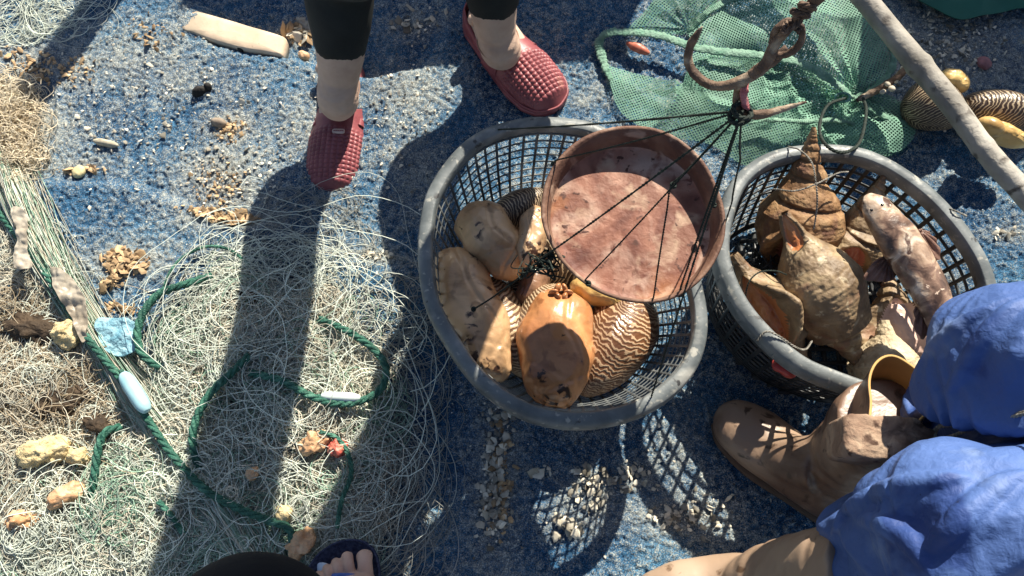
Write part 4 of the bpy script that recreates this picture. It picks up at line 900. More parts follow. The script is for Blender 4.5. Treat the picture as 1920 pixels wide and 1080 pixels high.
netpatch('back_panel', [(1290, 62), (1330, 20), (1400, -20), (1500, -60), (1620, -60), (1655, 20), (1674, 90), (1672, 130), (1650, 165), (1602, 184), (1560, 165), (1490, 130), (1400, 112), (1330, 95)], (1490, 60), .05, net1, TIE, 3, .016, .5)
netpatch('front_panel', [(1142, 120), (1160, 152), (1215, 166), (1245, 180), (1282, 152), (1300, 100), (1370, 100), (1480, 122), (1560, 160), (1602, 184), (1612, 240), (1590, 290), (1480, 300), (1400, 306), (1330, 268), (1250, 258), (1195, 232), (1160, 200), (1146, 160)], (1410, 200), .035, net1, TIE, 7, .018, -.35, 13)
netpatch('second_layer', [(1300, 120), (1400, 110), (1500, 130), (1602, 184), (1590, 280), (1450, 290), (1340, 250), (1280, 200)], (1440, 200), .020, net_shade, TIE, 17, .014, .2, 11)
netpatch('right_lobe', [(1602, 184), (1640, 172), (1682, 182), (1712, 215), (1710, 262), (1672, 292), (1600, 300), (1560, 285), (1540, 240), (1570, 205)], (1635, 235), .04, net1, TIE, 11, .014, .9, 7)
netpatch('lobe_underlayer', [(1602, 184), (1682, 190), (1704, 230), (1690, 285), (1600, 300), (1550, 270), (1570, 215)], (1630, 240), .015, net_shade, TIE, 21, .010, .4, 7)
netpatch('shaded_corner', [(1175, 62), (1215, 15), (1260, -40), (1400, -60), (1420, -20), (1340, 20), (1300, 60), (1240, 66)], (1300, 0), .012, net_shade, (1290, 60), 13, .006, .7)
def hem(pts, r=.005, z=.03, w_=2.2):
    q = [P(a, b_, zz) + (0, 0, 0) for a, b_, zz in pts]
    mesh('hem', *loft(q, [r * w_ * .6] + [r * w_] * (len(q) - 2) + [r * w_ * .5], r * .8, 200, 16, disp=lambda V, s, p: fbm(V, 90, 3, 5) * .0035 + .0012 * np.sin(s * 400)), hemm, gn)
hem([(1145, 150, .01), (1128, 105, .012), (1124, 78, .018), (1140, 62, .03), (1190, 60, .035), (1250, 70, .04), (1300, 88, .04), (1380, 100, .045), (1450, 106, .05), (1510, 122, .05), (1560, 152, .04), (1602, 184, .035)], .0034, w_=2.4)
hem([(1290, 62, .02), (1330, 20, .03), (1400, -12, .03), (1500, -40, .03)], .0028)
hem([(1400, 232, .045), (1450, 225, .05), (1510, 228, .05), (1560, 226, .045), (1602, 232, .04)], .0030, w_=1.5)
hem([(1602, 184, .04), (1650, 215, .045), (1700, 232, .03), (1712, 250, .02)], .0022)
hem([(1655, 20, .02), (1674, 90, .025), (1672, 130, .025), (1640, 165, .03), (1602, 184, .035)], .0026)
rope([P(1580 + 14 * math.cos(a), 183 + 8 * math.sin(a), .055 + .006 * math.sin(a * 2)) for a in np.linspace(0, 15, 26)], .0024, 220, 3).build('tie_knot', mat('teal_cord', [(.3, (.03, .10, .08)), (.7, (.20, .42, .36))], 120, rough=.7), gn)
loop = thing('cord_loop', 'upright loop of dark green cord standing on the net beside the spire tip', 'cord loop', P(1580, 285, .2))
rope([P(1585, 184, .065), P(1555, 195, .11), P(1540, 220, .17), P(1537, 250, .22), P(1552, 275, .25), P(1580, 286, .25), P(1608, 272, .23), P(1620, 240, .18), P(1624, 205, .11), P(1618, 184, .07)], .0026, 260, 3).build('strand', cordm, loop)
tw = thing('driftwood_twig', 'crooked twig with barnacles running from the net tie to the pole', 'twig', P(1650, 160, .04))
mesh('stick', *loft([P(1606, 188, .05), P(1640, 172, .06), P(1668, 155, .07), P(1690, 138, .08), P(1706, 122, .085)], [.004, .006, .0065, .007, .004], None, 60, 12, disp=lambda V, s, p: fbm(V, 100, 3, 2) * .003), iron, tw)
bb = MB()
for (x, y) in ((1655, 172), (1664, 158), (1680, 152), (1686, 138), (1694, 128), (1672, 166), (1700, 120)): bb.add(*blob(P(x, y, .075), .0055, .0045, .004, rng.random() * 180, 0, 0, 10, 12, noise=[(.002, 120, x)]))
bb.build('barnacle_crust', mat('barnacle', (.50, .44, .34), 80, rough=.8), tw)
tag(mesh('red_shell_scrap', *blob(P(1196, 90, .022), S(26), S(9), .008, -30, 0, 0, 30, 40, noise=[(.002, 60, 4)]), mat('orange_red_shell', [(.3, (.40, .09, .05)), (.7, (.62, .24, .15))], 40, rough=.4)), 'orange-red sliver showing in the open mouth of the green net', 'shell scrap')
tm = mat('dark_green_tarpaulin', [(.3, (.010, .075, .050)), (.7, (.02, .13, .09))], 8, rough=.5, bump=.3, bscale=30)
V, f_ = patch([P(a, b_, .03) for a, b_ in ((1690, -60), (1712, -6), (1760, 22), (1800, 38), (1850, 28), (1900, 16), (1960, 10), (2050, -60), (1900, -160))], P(1850, -60, .07), lambda V, s, t: .02 * fbm(V, 9, 3, 3), 60, 220)
o = tag(mesh('green_tarpaulin', V, f_, tm), 'dark green sheet folded at the top right corner', 'tarpaulin'); md = o.modifiers.new('t', 'SOLIDIFY'); md.thickness = .002
# ------------------------------------------------------------------ fishing nets, ropes and litter on the left
def strands(n, ell, length, curl, r, top, seed, pts=46, heading=None, spread=3.14, flat=1.0, zmin=.002, wav=1.0):
    """n loose fibres; ell: list of photo ellipses (px, py, rx, ry, weight, height)"""
    g = np.random.default_rng(seed); w_ = np.array([e[4] * 1.0 for e in ell]); w_ /= w_.sum(); ci = g.choice(len(ell), n, p=w_)
    C = np.array([P(e[0], e[1])[:2] for e in ell]); RX = np.array([S(e[2], 0, e[1]) for e in ell]); RY = np.array([S(e[3], 0, e[1]) for e in ell]); HT = np.array([e[5] for e in ell])
    a = g.random(n) * 2 * np.pi; rr = np.sqrt(g.random(n)) * .95
    x = C[ci, 0] + np.cos(a) * rr * RX[ci]; y = C[ci, 1] + np.sin(a) * rr * RY[ci]
    ht = HT[ci] * (1 - .75 * rr ** 2) * g.random(n) ** .7
    L = length * (.5 + g.random(n)); ds = L / pts
    hd = (heading + g.normal(0, spread, n)) if heading is not None else g.random(n) * 2 * np.pi
    om = g.normal(0, curl, n); X = np.zeros((n, pts, 3)); ph1 = g.random(n) * 6.28; zf = 8 + g.random(n) * 18
    for k in range(pts):
        X[:, k, 0] = x; X[:, k, 1] = y
        X[:, k, 2] = np.maximum(ht + .006 * top * np.sin(k / pts * zf + ph1), zmin)
        x = x + np.cos(hd) * ds; y = y + np.sin(hd) * ds * flat
        om = om * .965 + g.normal(0, curl * .26, n); hd = hd + om * ds * wav
        # bend back towards the heap
        dx = C[ci, 0] - x; dy = C[ci, 1] - y; far = np.hypot(dx / RX[ci], dy / RY[ci]); pull = np.clip(far - 1.0, 0, 1) * (heading is None)
        tgt = np.arctan2(dy, dx); dd = (tgt - hd + np.pi) % (2 * np.pi) - np.pi; hd = hd + dd * pull * .25
    X[..., 2] += gz(X[..., 0], X[..., 1])
    T = np.gradient(X, axis=1); T /= np.linalg.norm(T, axis=2, keepdims=True) + 1e-9
    Sd = np.cross(T, (0, 0, 1.0)); Sd /= np.linalg.norm(Sd, axis=2, keepdims=True) + 1e-9; U = np.cross(Sd, T)
    rr = (r * (.7 + .6 * g.random(n)))[:, None, None, None]
    an = np.array([0.5, 2.6, 4.7]); V = X[:, :, None] + rr * (Sd[:, :, None] * np.cos(an)[None, None, :, None] + U[:, :, None] * np.sin(an)[None, None, :, None])
    V = V.reshape(-1, 3); base = grid_faces(pts, 3, False, True); Fc = (base[None] + (np.arange(n) * pts * 3)[:, None, None]).reshape(-1, 4)
    return V, Fc
def fibre(name, a, b_, tr=.3, isl=.35):
    return mat(name, [(.3, a), (.7, b_)], 12, rough=.45, trans=tr, island=isl)
f_beige = fibre('beige_line', (.56, .51, .40), (.76, .71, .58)); f_white = fibre('whitish_line', (.58, .62, .54), (.80, .84, .74)); f_green = fibre('pale_green_line', (.20, .38, .28), (.44, .60, .46))
f_brown = fibre('brown_line', (.30, .23, .14), (.54, .44, .30)); f_grey = fibre('grey_line', (.26, .27, .24), (.42, .42, .38)); f_straw = fibre('straw_fibre', (.70, .60, .44), (.85, .77, .60))
def netthing(name, label, cat, at_, parts):
    t = thing(name, label, cat, P(*at_, 0))
    for pn, m_, args in parts:
        V, Fc = strands(*args[0], **args[1]); o = mesh(pn, V, Fc, m_, t); o['kind'] = 'stuff'
    return t
def clumps(ell, n, r0, r1, seed, hs=1.0):
    """break a heap into many small wads with gaps between them"""
    g = np.random.default_rng(seed); w_ = np.array([e[4] * e[2] * e[3] for e in ell], float); w_ /= w_.sum(); out = []
    for i in range(n):
        e = ell[g.choice(len(ell), p=w_)]; a = g.random() * 6.283; q = math.sqrt(g.random()); r_ = r0 + (r1 - r0) * g.random()
        out.append((e[0] + math.cos(a) * q * e[2], e[1] + math.sin(a) * q * e[3], r_, r_ * (.6 + .5 * g.random()), .35 + g.random() ** 2 * 1.8, e[5] * hs * (.45 + .9 * g.random()) * (1 - .5 * q)))
    return out
mid = [(470, 620, 110, 90, 1.3, .045), (600, 660, 105, 90, 1.3, .045), (500, 720, 120, 60, 1, .045), (380, 590, 70, 50, .5, .03), (600, 820, 100, 100, 1.2, .045), (640, 960, 60, 100, .8, .035), (560, 545, 90, 36, .35, .015)]
netthing('fishing_net', 'tangled heap of beige monofilament net in the lower left middle, crossed by leg shadows', 'fishing net', (540, 700),
         [('fine_line', f_beige, ((1050, clumps(mid, 46, 26, 56, 1), .34, 52, .00060, 1, 5), {})), ('pale_line', f_white, ((600, clumps(mid, 34, 26, 60, 2), .36, 46, .00056, 1, 6), {})), ('green_line', f_green, ((420, clumps(mid, 26, 24, 60, 3), .36, 40, .00060, 1, 7), {})),
          ('loose_loop', f_white, ((170, [(540, 650, 180, 130, 1, .055), (600, 850, 120, 140, .8, .05), (520, 520, 130, 40, .3, .02)], .80, 26, .00062, 1.5, 8), {}))])
low = [(200, 980, 220, 100, 1.5, .05), (360, 900, 120, 110, 1.1, .045), (440, 1020, 120, 80, .8, .045), (90, 1050, 160, 60, 1, .04), (300, 1060, 200, 60, .8, .045)]
netthing('fishing_net', 'bright whitish green net heaped along the bottom left edge', 'fishing net', (260, 980),
         [('pale_line', f_white, ((3000, clumps(low, 90, 26, 60, 4), .28, 50, .00064, 1, 15), {})), ('green_line', f_green, ((750, clumps(low, 40, 26, 60, 5), .30, 44, .00062, 1, 16), {})), ('beige_line', f_beige, ((700, clumps(low, 40, 26, 60, 6), .30, 46, .0006, 1, 17), {}))])
lef = [(50, 600, 80, 90, .9, .035), (90, 740, 120, 90, 1.2, .045), (60, 880, 110, 90, 1.2, .045), (200, 800, 80, 70, .7, .035), (20, 500, 40, 70, .4, .03)]
netthing('fishing_net', 'brownish tangled net along the left edge beside the float', 'fishing net', (80, 740),
         [('brown_line', f_brown, ((380, clumps(lef, 24, 26, 60, 7), .34, 40, .0006, 1, 25), {})), ('beige_line', f_beige, ((560, clumps(lef, 30, 24, 56, 8), .36, 42, .0006, 1, 26), {})), ('grey_line', f_white, ((340, clumps(lef, 22, 26, 60, 9), .40, 34, .00058, 1, 27), {}))])
# the long parallel run of lines from the upper left to the bottom
def bundle(n, pts, wpx, r, seed, h=.03):
    g = np.random.default_rng(seed); c = spline([gp(a, b_) for a, b_ in pts], 90); T, Sd, U = frames(c); X = []
    for i in range(n):
        o = g.normal(0, .5) ; ph = g.random() * 6; t_ = np.linspace(0, 1, 90)
        off = (o + .22 * np.sin(t_ * (4 + g.random() * 5) + ph) + .10 * np.sin(t_ * (14 + 10 * g.random()) + ph * 2)) * S(1) * np.interp(t_, np.linspace(0, 1, len(wpx)), wpx)
        q = c + Sd * off[:, None]; q[:, 2] += (g.random() * h * (1 - min(1, abs(o))) + .004 + .004 * np.sin(t_ * 12 + ph)); X.append(q)
    X = np.array(X); m = 90; T = np.gradient(X, axis=1); T /= np.linalg.norm(T, axis=2, keepdims=True); Sd = np.cross(T, (0, 0, 1.0)); Sd /= np.linalg.norm(Sd, axis=2, keepdims=True); U = np.cross(Sd, T); an = np.array([.5, 2.6, 4.7])
    V = (X[:, :, None] + r * (Sd[:, :, None] * np.cos(an)[None, None, :, None] + U[:, :, None] * np.sin(an)[None, None, :, None])).reshape(-1, 3)
    return V, (grid_faces(m, 3, False, True)[None] + (np.arange(n) * m * 3)[:, None, None]).reshape(-1, 4)
t = thing('line_bundle', 'long bundle of straight pale lines running from the left edge down beside the green rope', 'fishing line', P(250, 700))
for nm, m_, n_, s_ in (('pale_line', f_white, 120, 1), ('beige_line', f_beige, 110, 2), ('green_line', f_green, 80, 3)):
    o = mesh(nm, *bundle(n_, [(10, 290), (50, 400), (110, 520), (200, 660), (290, 790), (370, 890), (440, 990), (500, 1090)], [30, 42, 40, 34, 60, 70, 60, 55], .0006, s_), m_, t); o['kind'] = 'stuff'
netthing('straw_heap', 'clump of yellowish straw-like fibres at the left edge above the lines', 'fibre clump', (20, 250),
         [('fibre', f_straw, ((900, [(15, 240, 55, 80, 1.2, .05), (30, 300, 45, 40, .6, .04), (10, 190, 50, 40, .5, .02)], .09, 90, .0006, 1, 35), {'pts': 20}))])
netthing('loose_lines', 'sparse grey looping lines in shadow between the net heap and the grey basket', 'fishing line', (770, 800),
         [('grey_line', f_grey, ((85, [(740, 620, 60, 80, 1, .01), (745, 800, 60, 120, 1.4, .012), (720, 960, 60, 90, 1.2, .015)], .46, 24, .0007, 1, 45), {}))])
netthing('loose_lines', 'few pale looping lines over the dark top left corner', 'fishing line', (70, 30),
         [('pale_line', f_white, ((60, [(60, 20, 110, 40, 1, .01)], .36, 18, .0006, 1, 46), {}))])
netthing('loose_lines', 'faint curled line ends on the carpet above the net heap, in the leg shadow', 'fishing line', (560, 430),
         [('pale_line', f_grey, ((46, [(560, 440, 120, 60, 1, .01)], .30, 14, .00045, 1, 47), {}))])

rg = mat('green_rope_fibre', [(.3, (.010, .060, .042)), (.55, (.028, .125, .085)), (.75, (.12, .28, .20))], 60, detail=6, rough=.55, bump=.9, bscale=300, stretch=(1, 1, 1))
def grope(label, pts, r, n=360, fray=60):
    r *= .74; q = [P(a, b_, z * .72) for a, b_, z in pts]; q = [v_ + np.array((0, 0, float(gz(v_[0:1], v_[1:2])[0]))) for v_ in q]
    t = thing('green_rope', label, 'rope', q[0], 'green ropes in the nets'); rope(q, r, n, 3, r * 7.5, 10).build('laid_strands', rg, t); return t
grope('long green rope running diagonally from the left edge past the pale blue float', [(-60, 330, .02), (20, 425, .025), (80, 505, .035), (140, 600, .045), (190, 665, .05), (222, 705, .05), (262, 765, .055), (320, 850, .06), (380, 915, .06), (440, 950, .055), (500, 975, .05), (540, 990, .05), (552, 1030, .045)], .0080, 560)
grope('green rope curling round the left side of the net heap', [(400, 520, .025), (350, 535, .045), (300, 552, .05), (270, 585, .055), (258, 625, .055), (268, 665, .05), (300, 690, .035)], .0085)
grope('green rope bending down through the middle of the net heap', [(470, 668, .05), (430, 705, .055), (392, 742, .06), (366, 790, .06), (360, 830, .06), (372, 880, .04)], .0085)
grope('green rope arc carrying the white float at the right of the heap', [(470, 700, .045), (530, 715, .055), (580, 742, .06), (630, 758, .06), (680, 752, .055), (716, 728, .05), (724, 690, .045), (700, 655, .045), (655, 625, .045), (600, 600, .04)], .0080, 460)
grope('short green rope standing out of the pale net at lower left', [(225, 800, .03), (198, 812, .05), (182, 845, .055), (176, 890, .05), (172, 930, .03)], .0085, 240)
grope('thin green rope at the lower right of the net heap', [(600, 810, .05), (632, 822, .05), (652, 850, .055), (658, 890, .05), (640, 940, .05), (632, 990, .04)], .0050, 300)
grope('short green rope end near the bottom left', [(296, 940, .055), (320, 968, .055), (342, 1000, .045)], .0060, 160)
grope('thin green cord curving above the heap', [(300, 560, .02), (330, 500, .02), (380, 468, .02), (430, 470, .02), (470, 500, .02)], .0035, 260)
def float_(label, a, b_, z, r, m_, n=50, flatend=.35):
    A, B = P(*a, z), P(*b_, z); t = thing('net_float', label, 'float', (A + B) / 2 - np.array((0, 0, r)), 'net floats')
    q = [A * (1 - s_) + B * s_ for s_ in (0, .02, .12, .3, .5, .7, .88, .98, 1)]
    mesh('float_body', *loft(q, [r * .35, r * .55, r * .85, r, r, r, r * .85, r * .55, r * .3], None, n, 28, disp=lambda V, s, p: fbm(V, 50, 2, 3) * .0006), m_, t)
    mesh('cord_ring', *loft([A + (A - B) * .02, A + (A - B) * .08], r * .34, None, 10, 12), rg, t)
    return t
float_('pale blue spindle float on the long diagonal green rope', (230, 700), (276, 772), .050, .0124, mat('pale_blue_float', [(.3, (.22, .44, .50)), (.7, (.42, .62, .66))], 20, rough=.4, bump=.15, layers=[(30, .64, .7, (.22, .30, .30))]))
float_('white float on the green rope arc right of the heap', (602, 742), (676, 746), .048, .0075, mat('white_float', [(.3, (.55, .62, .58)), (.7, (.72, .78, .74))], 20, rough=.5))

# plastic scraps, lumps
film = mat('cloudy_plastic_film', [(.35, (.40, .34, .26)), (.65, (.62, .56, .46))], 18, rough=.35, bump=.5, bscale=60, trans=.35)
def sheet(name, label, cat, pts, z, m_, amp=.008, sd=1, thick=.0008, cen=None):
    ol = [P(a, b_, z) for a, b_ in pts]; c = np.mean(ol, 0) if cen is None else P(*cen, z)
    V, f_ = patch(ol, c, lambda V, s, t: amp * fbm(V, 30, 3, sd) + .4 * amp * fbm(V, 90, 2, sd), 36, 150)
    o = tag(mesh(name, V, f_, m_), label, cat); md = o.modifiers.new('t', 'SOLIDIFY'); md.thickness = thick; return o
sheet('plastic_strip', 'crumpled strip of beige plastic film hanging over the rope at the left edge', 'plastic scrap', [(22, 392), (48, 396), (52, 440), (50, 475), (60, 500), (28, 502), (24, 470), (32, 440)], .055, film, .012, 2)
sheet('plastic_film', 'cloudy triangular plastic film caught on the long green rope', 'plastic scrap', [(92, 500), (120, 508), (150, 540), (163, 570), (160, 625), (150, 640), (135, 600), (112, 560), (98, 530)], .048, film, .012, 5)
sheet('blue_net_scrap', 'light blue scrap of fine net beside the green rope curl', 'net scrap', [(182, 602), (215, 598), (252, 604), (262, 640), (250, 662), (215, 668), (190, 645)], .03, mat('light_blue_fabric', [(.3, (.10, .26, .34)), (.7, (.34, .54, .60))], 60, rough=.7, bump=.8, bscale=260), .012, 8, .003)
def lump(name, label, cat, px, py, rx, ry, h, ang, m_, sd, z=.01, nz=.010, nsc=45):
    z = z * .62 if z > .03 else z; nz *= 1.25
    V, f_ = blob(gp(px, py, z), S(rx, 0, py), S(ry, 0, py), h, ang, 0, 0, 50, 64, noise=[(nz, nsc, sd), (nz * .4, nsc * 3, sd + 1)])
    return tag(mesh(name, V, f_, m_), label, cat)
cr = mat('red_crab_shell', [(.3, (.30, .035, .035)), (.55, (.46, .10, .07)), (.75, (.60, .34, .22))], 50, rough=.45, bump=.6, bscale=140)
oc = mat('orange_tan_shell', [(.3, (.42, .22, .10)), (.7, (.64, .42, .25))], 40, rough=.5, bump=.6, bscale=140)
yl = mat('yellowish_sponge', [(.3, (.48, .36, .17)), (.7, (.68, .56, .32))], 60, rough=.8, bump=1, bscale=200)
lump('crab_remains', 'red crab remains caught in the net under the white float', 'crab', 632, 840, 22, 17, .016, -40, cr, 3, .05)
lump('crab_remains', 'pale pink broken crab shell left of the red one', 'crab', 588, 830, 26, 15, .014, 10, oc, 4, .045)
lump('shell_lump', 'orange wedge of shell in the net at the lower left', 'shell', 122, 930, 32, 20, .02, 35, oc, 5, .055, .006)
lump('shell_lump', 'rusty orange lump in the net just above the sandal', 'shell', 568, 1018, 24, 24, .018, 60, cr.copy() if False else oc, 6, .045, .012)
lump('sponge_lump', 'large yellowish lump half covered by brown net at the left', 'sponge', 85, 848, 44, 26, .022, 10, yl, 7, .045, .012)
lump('sponge_lump', 'small yellow lump against the plastic film on the long rope', 'sponge', 128, 624, 24, 20, .018, 20, yl, 8, .045, .010)
lump('sponge_lump', 'smaller yellowish lump right of the large one', 'sponge', 148, 858, 22, 16, .016, -10, yl, 9, .045, .009)
lump('shell_lump', 'faint pink shell in shadow in the middle of the net', 'shell', 474, 888, 14, 12, .012, 60, oc, 10, .05, .004)
lump('shell_lump', 'pinkish lump near the bottom left corner', 'shell', 42, 978, 26, 18, .018, 0, oc, 11, .045, .01)
lump('shell_lump', 'yellow lump in the net at the edge of the leg shadow', 'shell', 532, 962, 14, 10, .012, 0, yl, 12, .05, .006)

sw = mat('dark_seaweed', [(.3, (.022, .014, .008)), (.7, (.075, .048, .026))], 60, rough=.8, bump=1, bscale=160)  # dark lumps stand in for the shaded gaps inside the nets
lump('seaweed_clump', 'dark brown clump showing through the net near the left edge', 'seaweed', 62, 618, 26, 60, .020, 80, sw, 31, .009, .012)
lump('seaweed_clump', 'dark brown clump under the net left of the long rope and float', 'seaweed', 120, 752, 55, 26, .020, 20, sw, 32, .009, .012)
lump('seaweed_clump', 'dark brown clump under the net between the two yellowish lumps and the rope', 'seaweed', 190, 800, 40, 20, .018, -20, sw, 33, .009, .012)
lump('seaweed_clump', 'dark patch of matted weed inside the middle net heap', 'seaweed', 455, 560, 34, 22, .020, 0, sw, 34, .009, .012)

# plank, pebbles and larger litter on the carpet
pk = mat('pale_plank_wood', [(.3, (.46, .34, .23)), (.7, (.66, .52, .38))], 12, detail=8, rough=.7, bump=.3, bscale=60, layers=[(36, .66, .72, (.14, .08, .045)), (10, .56, .7, (.40, .33, .24))])
ol = [P(a, b_, .001) for a, b_ in ((340, 14), (360, 18), (395, 28), (430, 38), (470, 50), (505, 60), (530, 68), (536, 74), (531, 100), (524, 103), (500, 99), (460, 93), (425, 84), (392, 74), (360, 62), (340, 55), (334, 35))]
V = []
oo = spline(ol, 90, True); c = oo.mean(0)
for f_, dz in ((.001, .004), (.5, .004), (.9, .003), (.97, .001), (1, -.005), (1, -.03), (.001, -.03)): q = c + (oo - c) * f_; q[:, 2] += dz; V.append(q)
V = np.array(V).reshape(-1, 3); V[:, 2] += fbm(V, 30, 2, 4) * .001
tag(mesh('wooden_plank', V, grid_faces(7, 90, False, True), pk), 'bare sunlit plank showing at the torn carpet edge near the top', 'plank')
st1 = mat('brown_stone', [(.3, (.15, .11, .08)), (.7, (.30, .24, .18))], 60, rough=.7, bump=.4)
st2 = mat('grey_tan_piece', [(.3, (.30, .26, .19)), (.7, (.52, .46, .34))], 60, rough=.8, bump=.6)
bk = mat('black_lump', (.015, .013, .012), 40, rough=.8, bump=.6)
lump('pebble', 'smooth brown oval pebble on the sandy patch of carpet', 'pebble', 410, 230, 15, 9, .010, -10, st1, 21, .006, .0008)
lump('bone_piece', 'flat bar-shaped tan piece on the blue carpet left of the pebble', 'shell piece', 197, 268, 26, 7, .008, -12, st2, 22, .006, .002)
lump('dark_lump', 'small black lump with a knob on the carpet', 'debris', 374, 172, 13, 7, .010, 30, bk, 23, .005, .003)
lump('dark_lump', 'tiny round black blob right of the other black lump', 'debris', 390, 163, 7, 7, .010, 0, bk, 24, .006, .001)
lump('crab_shell', 'small brown crab shell on the carpet left of the left ankle', 'crab', 570, 104, 9, 13, .010, 60, oc, 25, .008, .003)
lump('shell_piece', 'pale yellow shell piece on the carpet ridge at left', 'shell piece', 148, 322, 13, 12, .008, 50, mat('pale_yellow_shell', (.58, .50, .27), 50, rough=.6), 26, .005, .002)
lump('dark_lump', 'black scrap on the carpet near the small brown crab shell', 'debris', 452, 92, 6, 5, .006, 0, bk, 27, .004, .002)
lump('pink_scrap', 'small dull pink scrap in the shade beyond the pole', 'debris', 1845, 118, 13, 12, .008, 30, mat('dull_pink', (.34, .15, .15), 50, rough=.7), 28, .005, .003)
# broken shells: every chip a little curved flake
def chips(name, label, spec, m_, seed):
    g = np.random.default_rng(seed); VV = []; FF = []; n = 0; K = 6
    for (px, py, rx, ry, cnt, size) in spec:
        for i in range(cnt):
            a = g.random() * 6.283; r_ = math.sqrt(-math.log(1 - g.random() * .95)) * .62
            c = P(px + math.cos(a) * r_ * rx, py + math.sin(a) * r_ * ry); s_ = size * (.30 + g.random() ** 2.2 * 1.4) * .001
            el = .45 + .5 * g.random(); th = np.sort(g.random(K) * .5 + np.arange(K)) / K * 2 * np.pi; rd = s_ * (.6 + .65 * g.random(K))
            rot = g.random() * 6.28; X = np.cos(th) * rd; Y = np.sin(th) * rd * el
            rim_ = np.stack([X * math.cos(rot) - Y * math.sin(rot), X * math.sin(rot) + Y * math.cos(rot), np.zeros(K)], -1)
            inner = rim_ * .6; inner[:, 2] = s_ * .14; top = np.array([[0, 0, s_ * .17]]); bot_ = rim_ * .9; bot_[:, 2] = -s_ * .12
            v_ = np.vstack([bot_, rim_, inner, top]); tx, ty = g.normal(0, .5, 2)
            v_[:, 2] += v_[:, 0] * tx + v_[:, 1] * ty; v_ += (c[0], c[1], s_ * .35 + .002)
            VV.append(v_); 
            for q in range(2): FF += [(n + q * K + j, n + q * K + (j + 1) % K, n + (q + 1) * K + (j + 1) % K, n + (q + 1) * K + j) for j in range(K)]
            FF += [(n + 2 * K + j, n + 2 * K + (j + 1) % K, n + 3 * K) for j in range(K)]; n += 3 * K + 1
    V = np.vstack(VV); V[:, 2] += gz(V[:, 0], V[:, 1]); return tag(mesh(name, V, FF, m_, None, False), label, 'shell litter', None, 'stuff')
sh_w = mat('broken_shell', [(.3, (.34, .30, .23)), (.7, (.56, .52, .42))], 60, rough=.7, island=.75)
sh_b = mat('brown_shell_bits', [(.3, (.26, .16, .08)), (.7, (.48, .34, .19))], 60, rough=.7, island=.5)
chips('shell_litter', 'pale broken shell grit scattered all over the blue carpet', [(960, 540, 1000, 560, 1500, 1.9), (250, 180, 260, 170, 620, 2.3), (520, 280, 200, 160, 360, 2.2), (420, 330, 110, 90, 200, 2.8), (760, 220, 90, 140, 200, 2.6), (300, 250, 300, 150, 60, 4.6),
      (930, 880, 26, 150, 150, 5.5), (925, 960, 40, 70, 70, 6), (1105, 920, 50, 60, 70, 5.5), (1020, 885, 26, 8, 8, 8), (1265, 965, 55, 30, 90, 4.5), (1180, 900, 60, 40, 50, 5), (1060, 985, 36, 34, 36, 7), (940, 780, 40, 40, 30, 6), (1330, 960, 60, 60, 40, 4.5),
      (560, 45, 40, 22, 40, 8), (780, 35, 60, 26, 40, 6.5), (1770, 90, 150, 80, 500, 3.6), (1880, 440, 30, 12, 24, 5), (700, 480, 50, 12, 40, 5)], sh_w, 3)
chips('shell_litter', 'brown broken shells gathered in drifts on the left carpet', [(235, 492, 46, 26, 260, 6.5), (215, 530, 30, 18, 60, 5.5), (440, 412, 52, 11, 230, 5.5), (385, 400, 60, 12, 90, 4.5), (430, 245, 36, 26, 130, 3), (410, 345, 60, 50, 150, 3), (150, 320, 60, 10, 40, 5.5), (230, 580, 30, 14, 50, 5), (120, 130, 90, 40, 120, 4.5), (300, 60, 80, 40, 60, 4), (40, 120, 50, 40, 50, 5), (935, 900, 30, 130, 110, 5), (555, 50, 40, 22, 60, 7)], sh_b, 4)

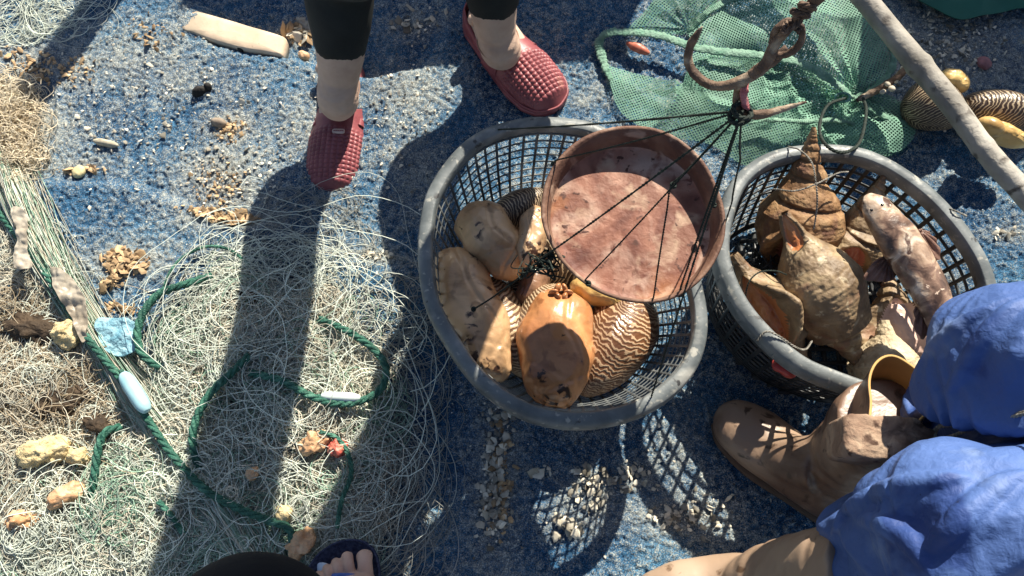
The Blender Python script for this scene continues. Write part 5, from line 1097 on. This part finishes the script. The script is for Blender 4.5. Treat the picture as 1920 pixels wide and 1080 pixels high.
# ------------------------------------------------------------------ unseen crates and post, added beyond the frame to throw shade at the top
crm = mat('grey_fish_crate_plastic', [(.3, (.10, .16, .22)), (.7, (.16, .22, .28))], 9, rough=.5)
def crate(x, y, z, rz, lx=.5, ly=.34, h=.19):
    b_ = MB(); 
    def bx(cx, cy, cz, sx, sy, sz):
        v_ = np.array([(i, j, k) for i in (-.5, .5) for j in (-.5, .5) for k in (-.5, .5)]) * (sx, sy, sz) + (cx, cy, cz)
        ca, sa = math.cos(rz), math.sin(rz); v2 = v_.copy(); v2[:, 0] = v_[:, 0] * ca - v_[:, 1] * sa + x; v2[:, 1] = v_[:, 0] * sa + v_[:, 1] * ca + y; v2[:, 2] += z
        b_.add(v2, [(0, 1, 3, 2), (4, 6, 7, 5), (0, 4, 5, 1), (2, 3, 7, 6), (0, 2, 6, 4), (1, 5, 7, 3)])
    bx(0, 0, .006, lx - .02, ly - .02, .010)
    for s_ in (-1, 1):
        bx(0, s_ * (ly / 2 - .006), h / 2, lx - .012, .008, h - .01); bx(s_ * (lx / 2 - .006), 0, h / 2 + .001, .008, ly - .02, h - .012)
        bx(0, s_ * ly / 2, h - .008, lx + .02, .022, .014); bx(s_ * lx / 2, 0, h - .0085, .022, ly - .022, .013)
        for q in range(-3, 4): bx(q * lx / 7, s_ * (ly / 2 + .003), h / 2, .012, .010, h - .03)
    return b_
def stack(lst, lab):
    for i, (x, y, z, rz) in enumerate(lst):
        o = crate(x, y, z, rz).build('fish_crate', crm, None, False); tag(o, lab[i], 'crate', 'fish crates behind the scene')
ST1 = (.22, 1.65)
stack([(ST1[0], ST1[1], -.005, .06), (ST1[0] + .01, ST1[1], .187, .1), (ST1[0], ST1[1] + .01, .379, .04)], ['blue grey fish crate, lowest of three behind the standing person', 'fish crate, middle one of three behind the standing person', 'fish crate on top of three behind the standing person'])
stack([(-.17, 1.84, -.005, 1.5), (-.17, 1.845, .187, 1.55), (-.165, 1.84, .379, 1.5)], ['blue grey fish crate set endways, lowest of its stack beyond the plank', 'fish crate set endways, middle of its stack beyond the plank', 'fish crate set endways, topmost of its stack beyond the plank'])
ST2 = (1.25, 1.67)
stack([(ST2[0], ST2[1], -.005, -.1), (ST2[0], ST2[1] + .01, .187, -.06), (ST2[0] + .01, ST2[1], .379, -.1), (ST2[0], ST2[1], .571, -.12)], ['blue grey fish crate, lowest of four beyond the pole', 'fish crate, second from below of four beyond the pole', 'fish crate, third from below of four beyond the pole', 'fish crate on top of four beyond the pole'])
post = thing('mooring_post', 'dark wooden post beyond the top left of the carpet', 'post', (-.61, 1.40, 0))  # unseen post, added for the shadow strip at the upper left
mesh('shaft', *loft([(-.61, 1.40, -.03), (-.61, 1.40, .3), (-.615, 1.40, .56)], [.04, .036, .034], None, 40, 24, up=(0, 1, 0)), wood, post)
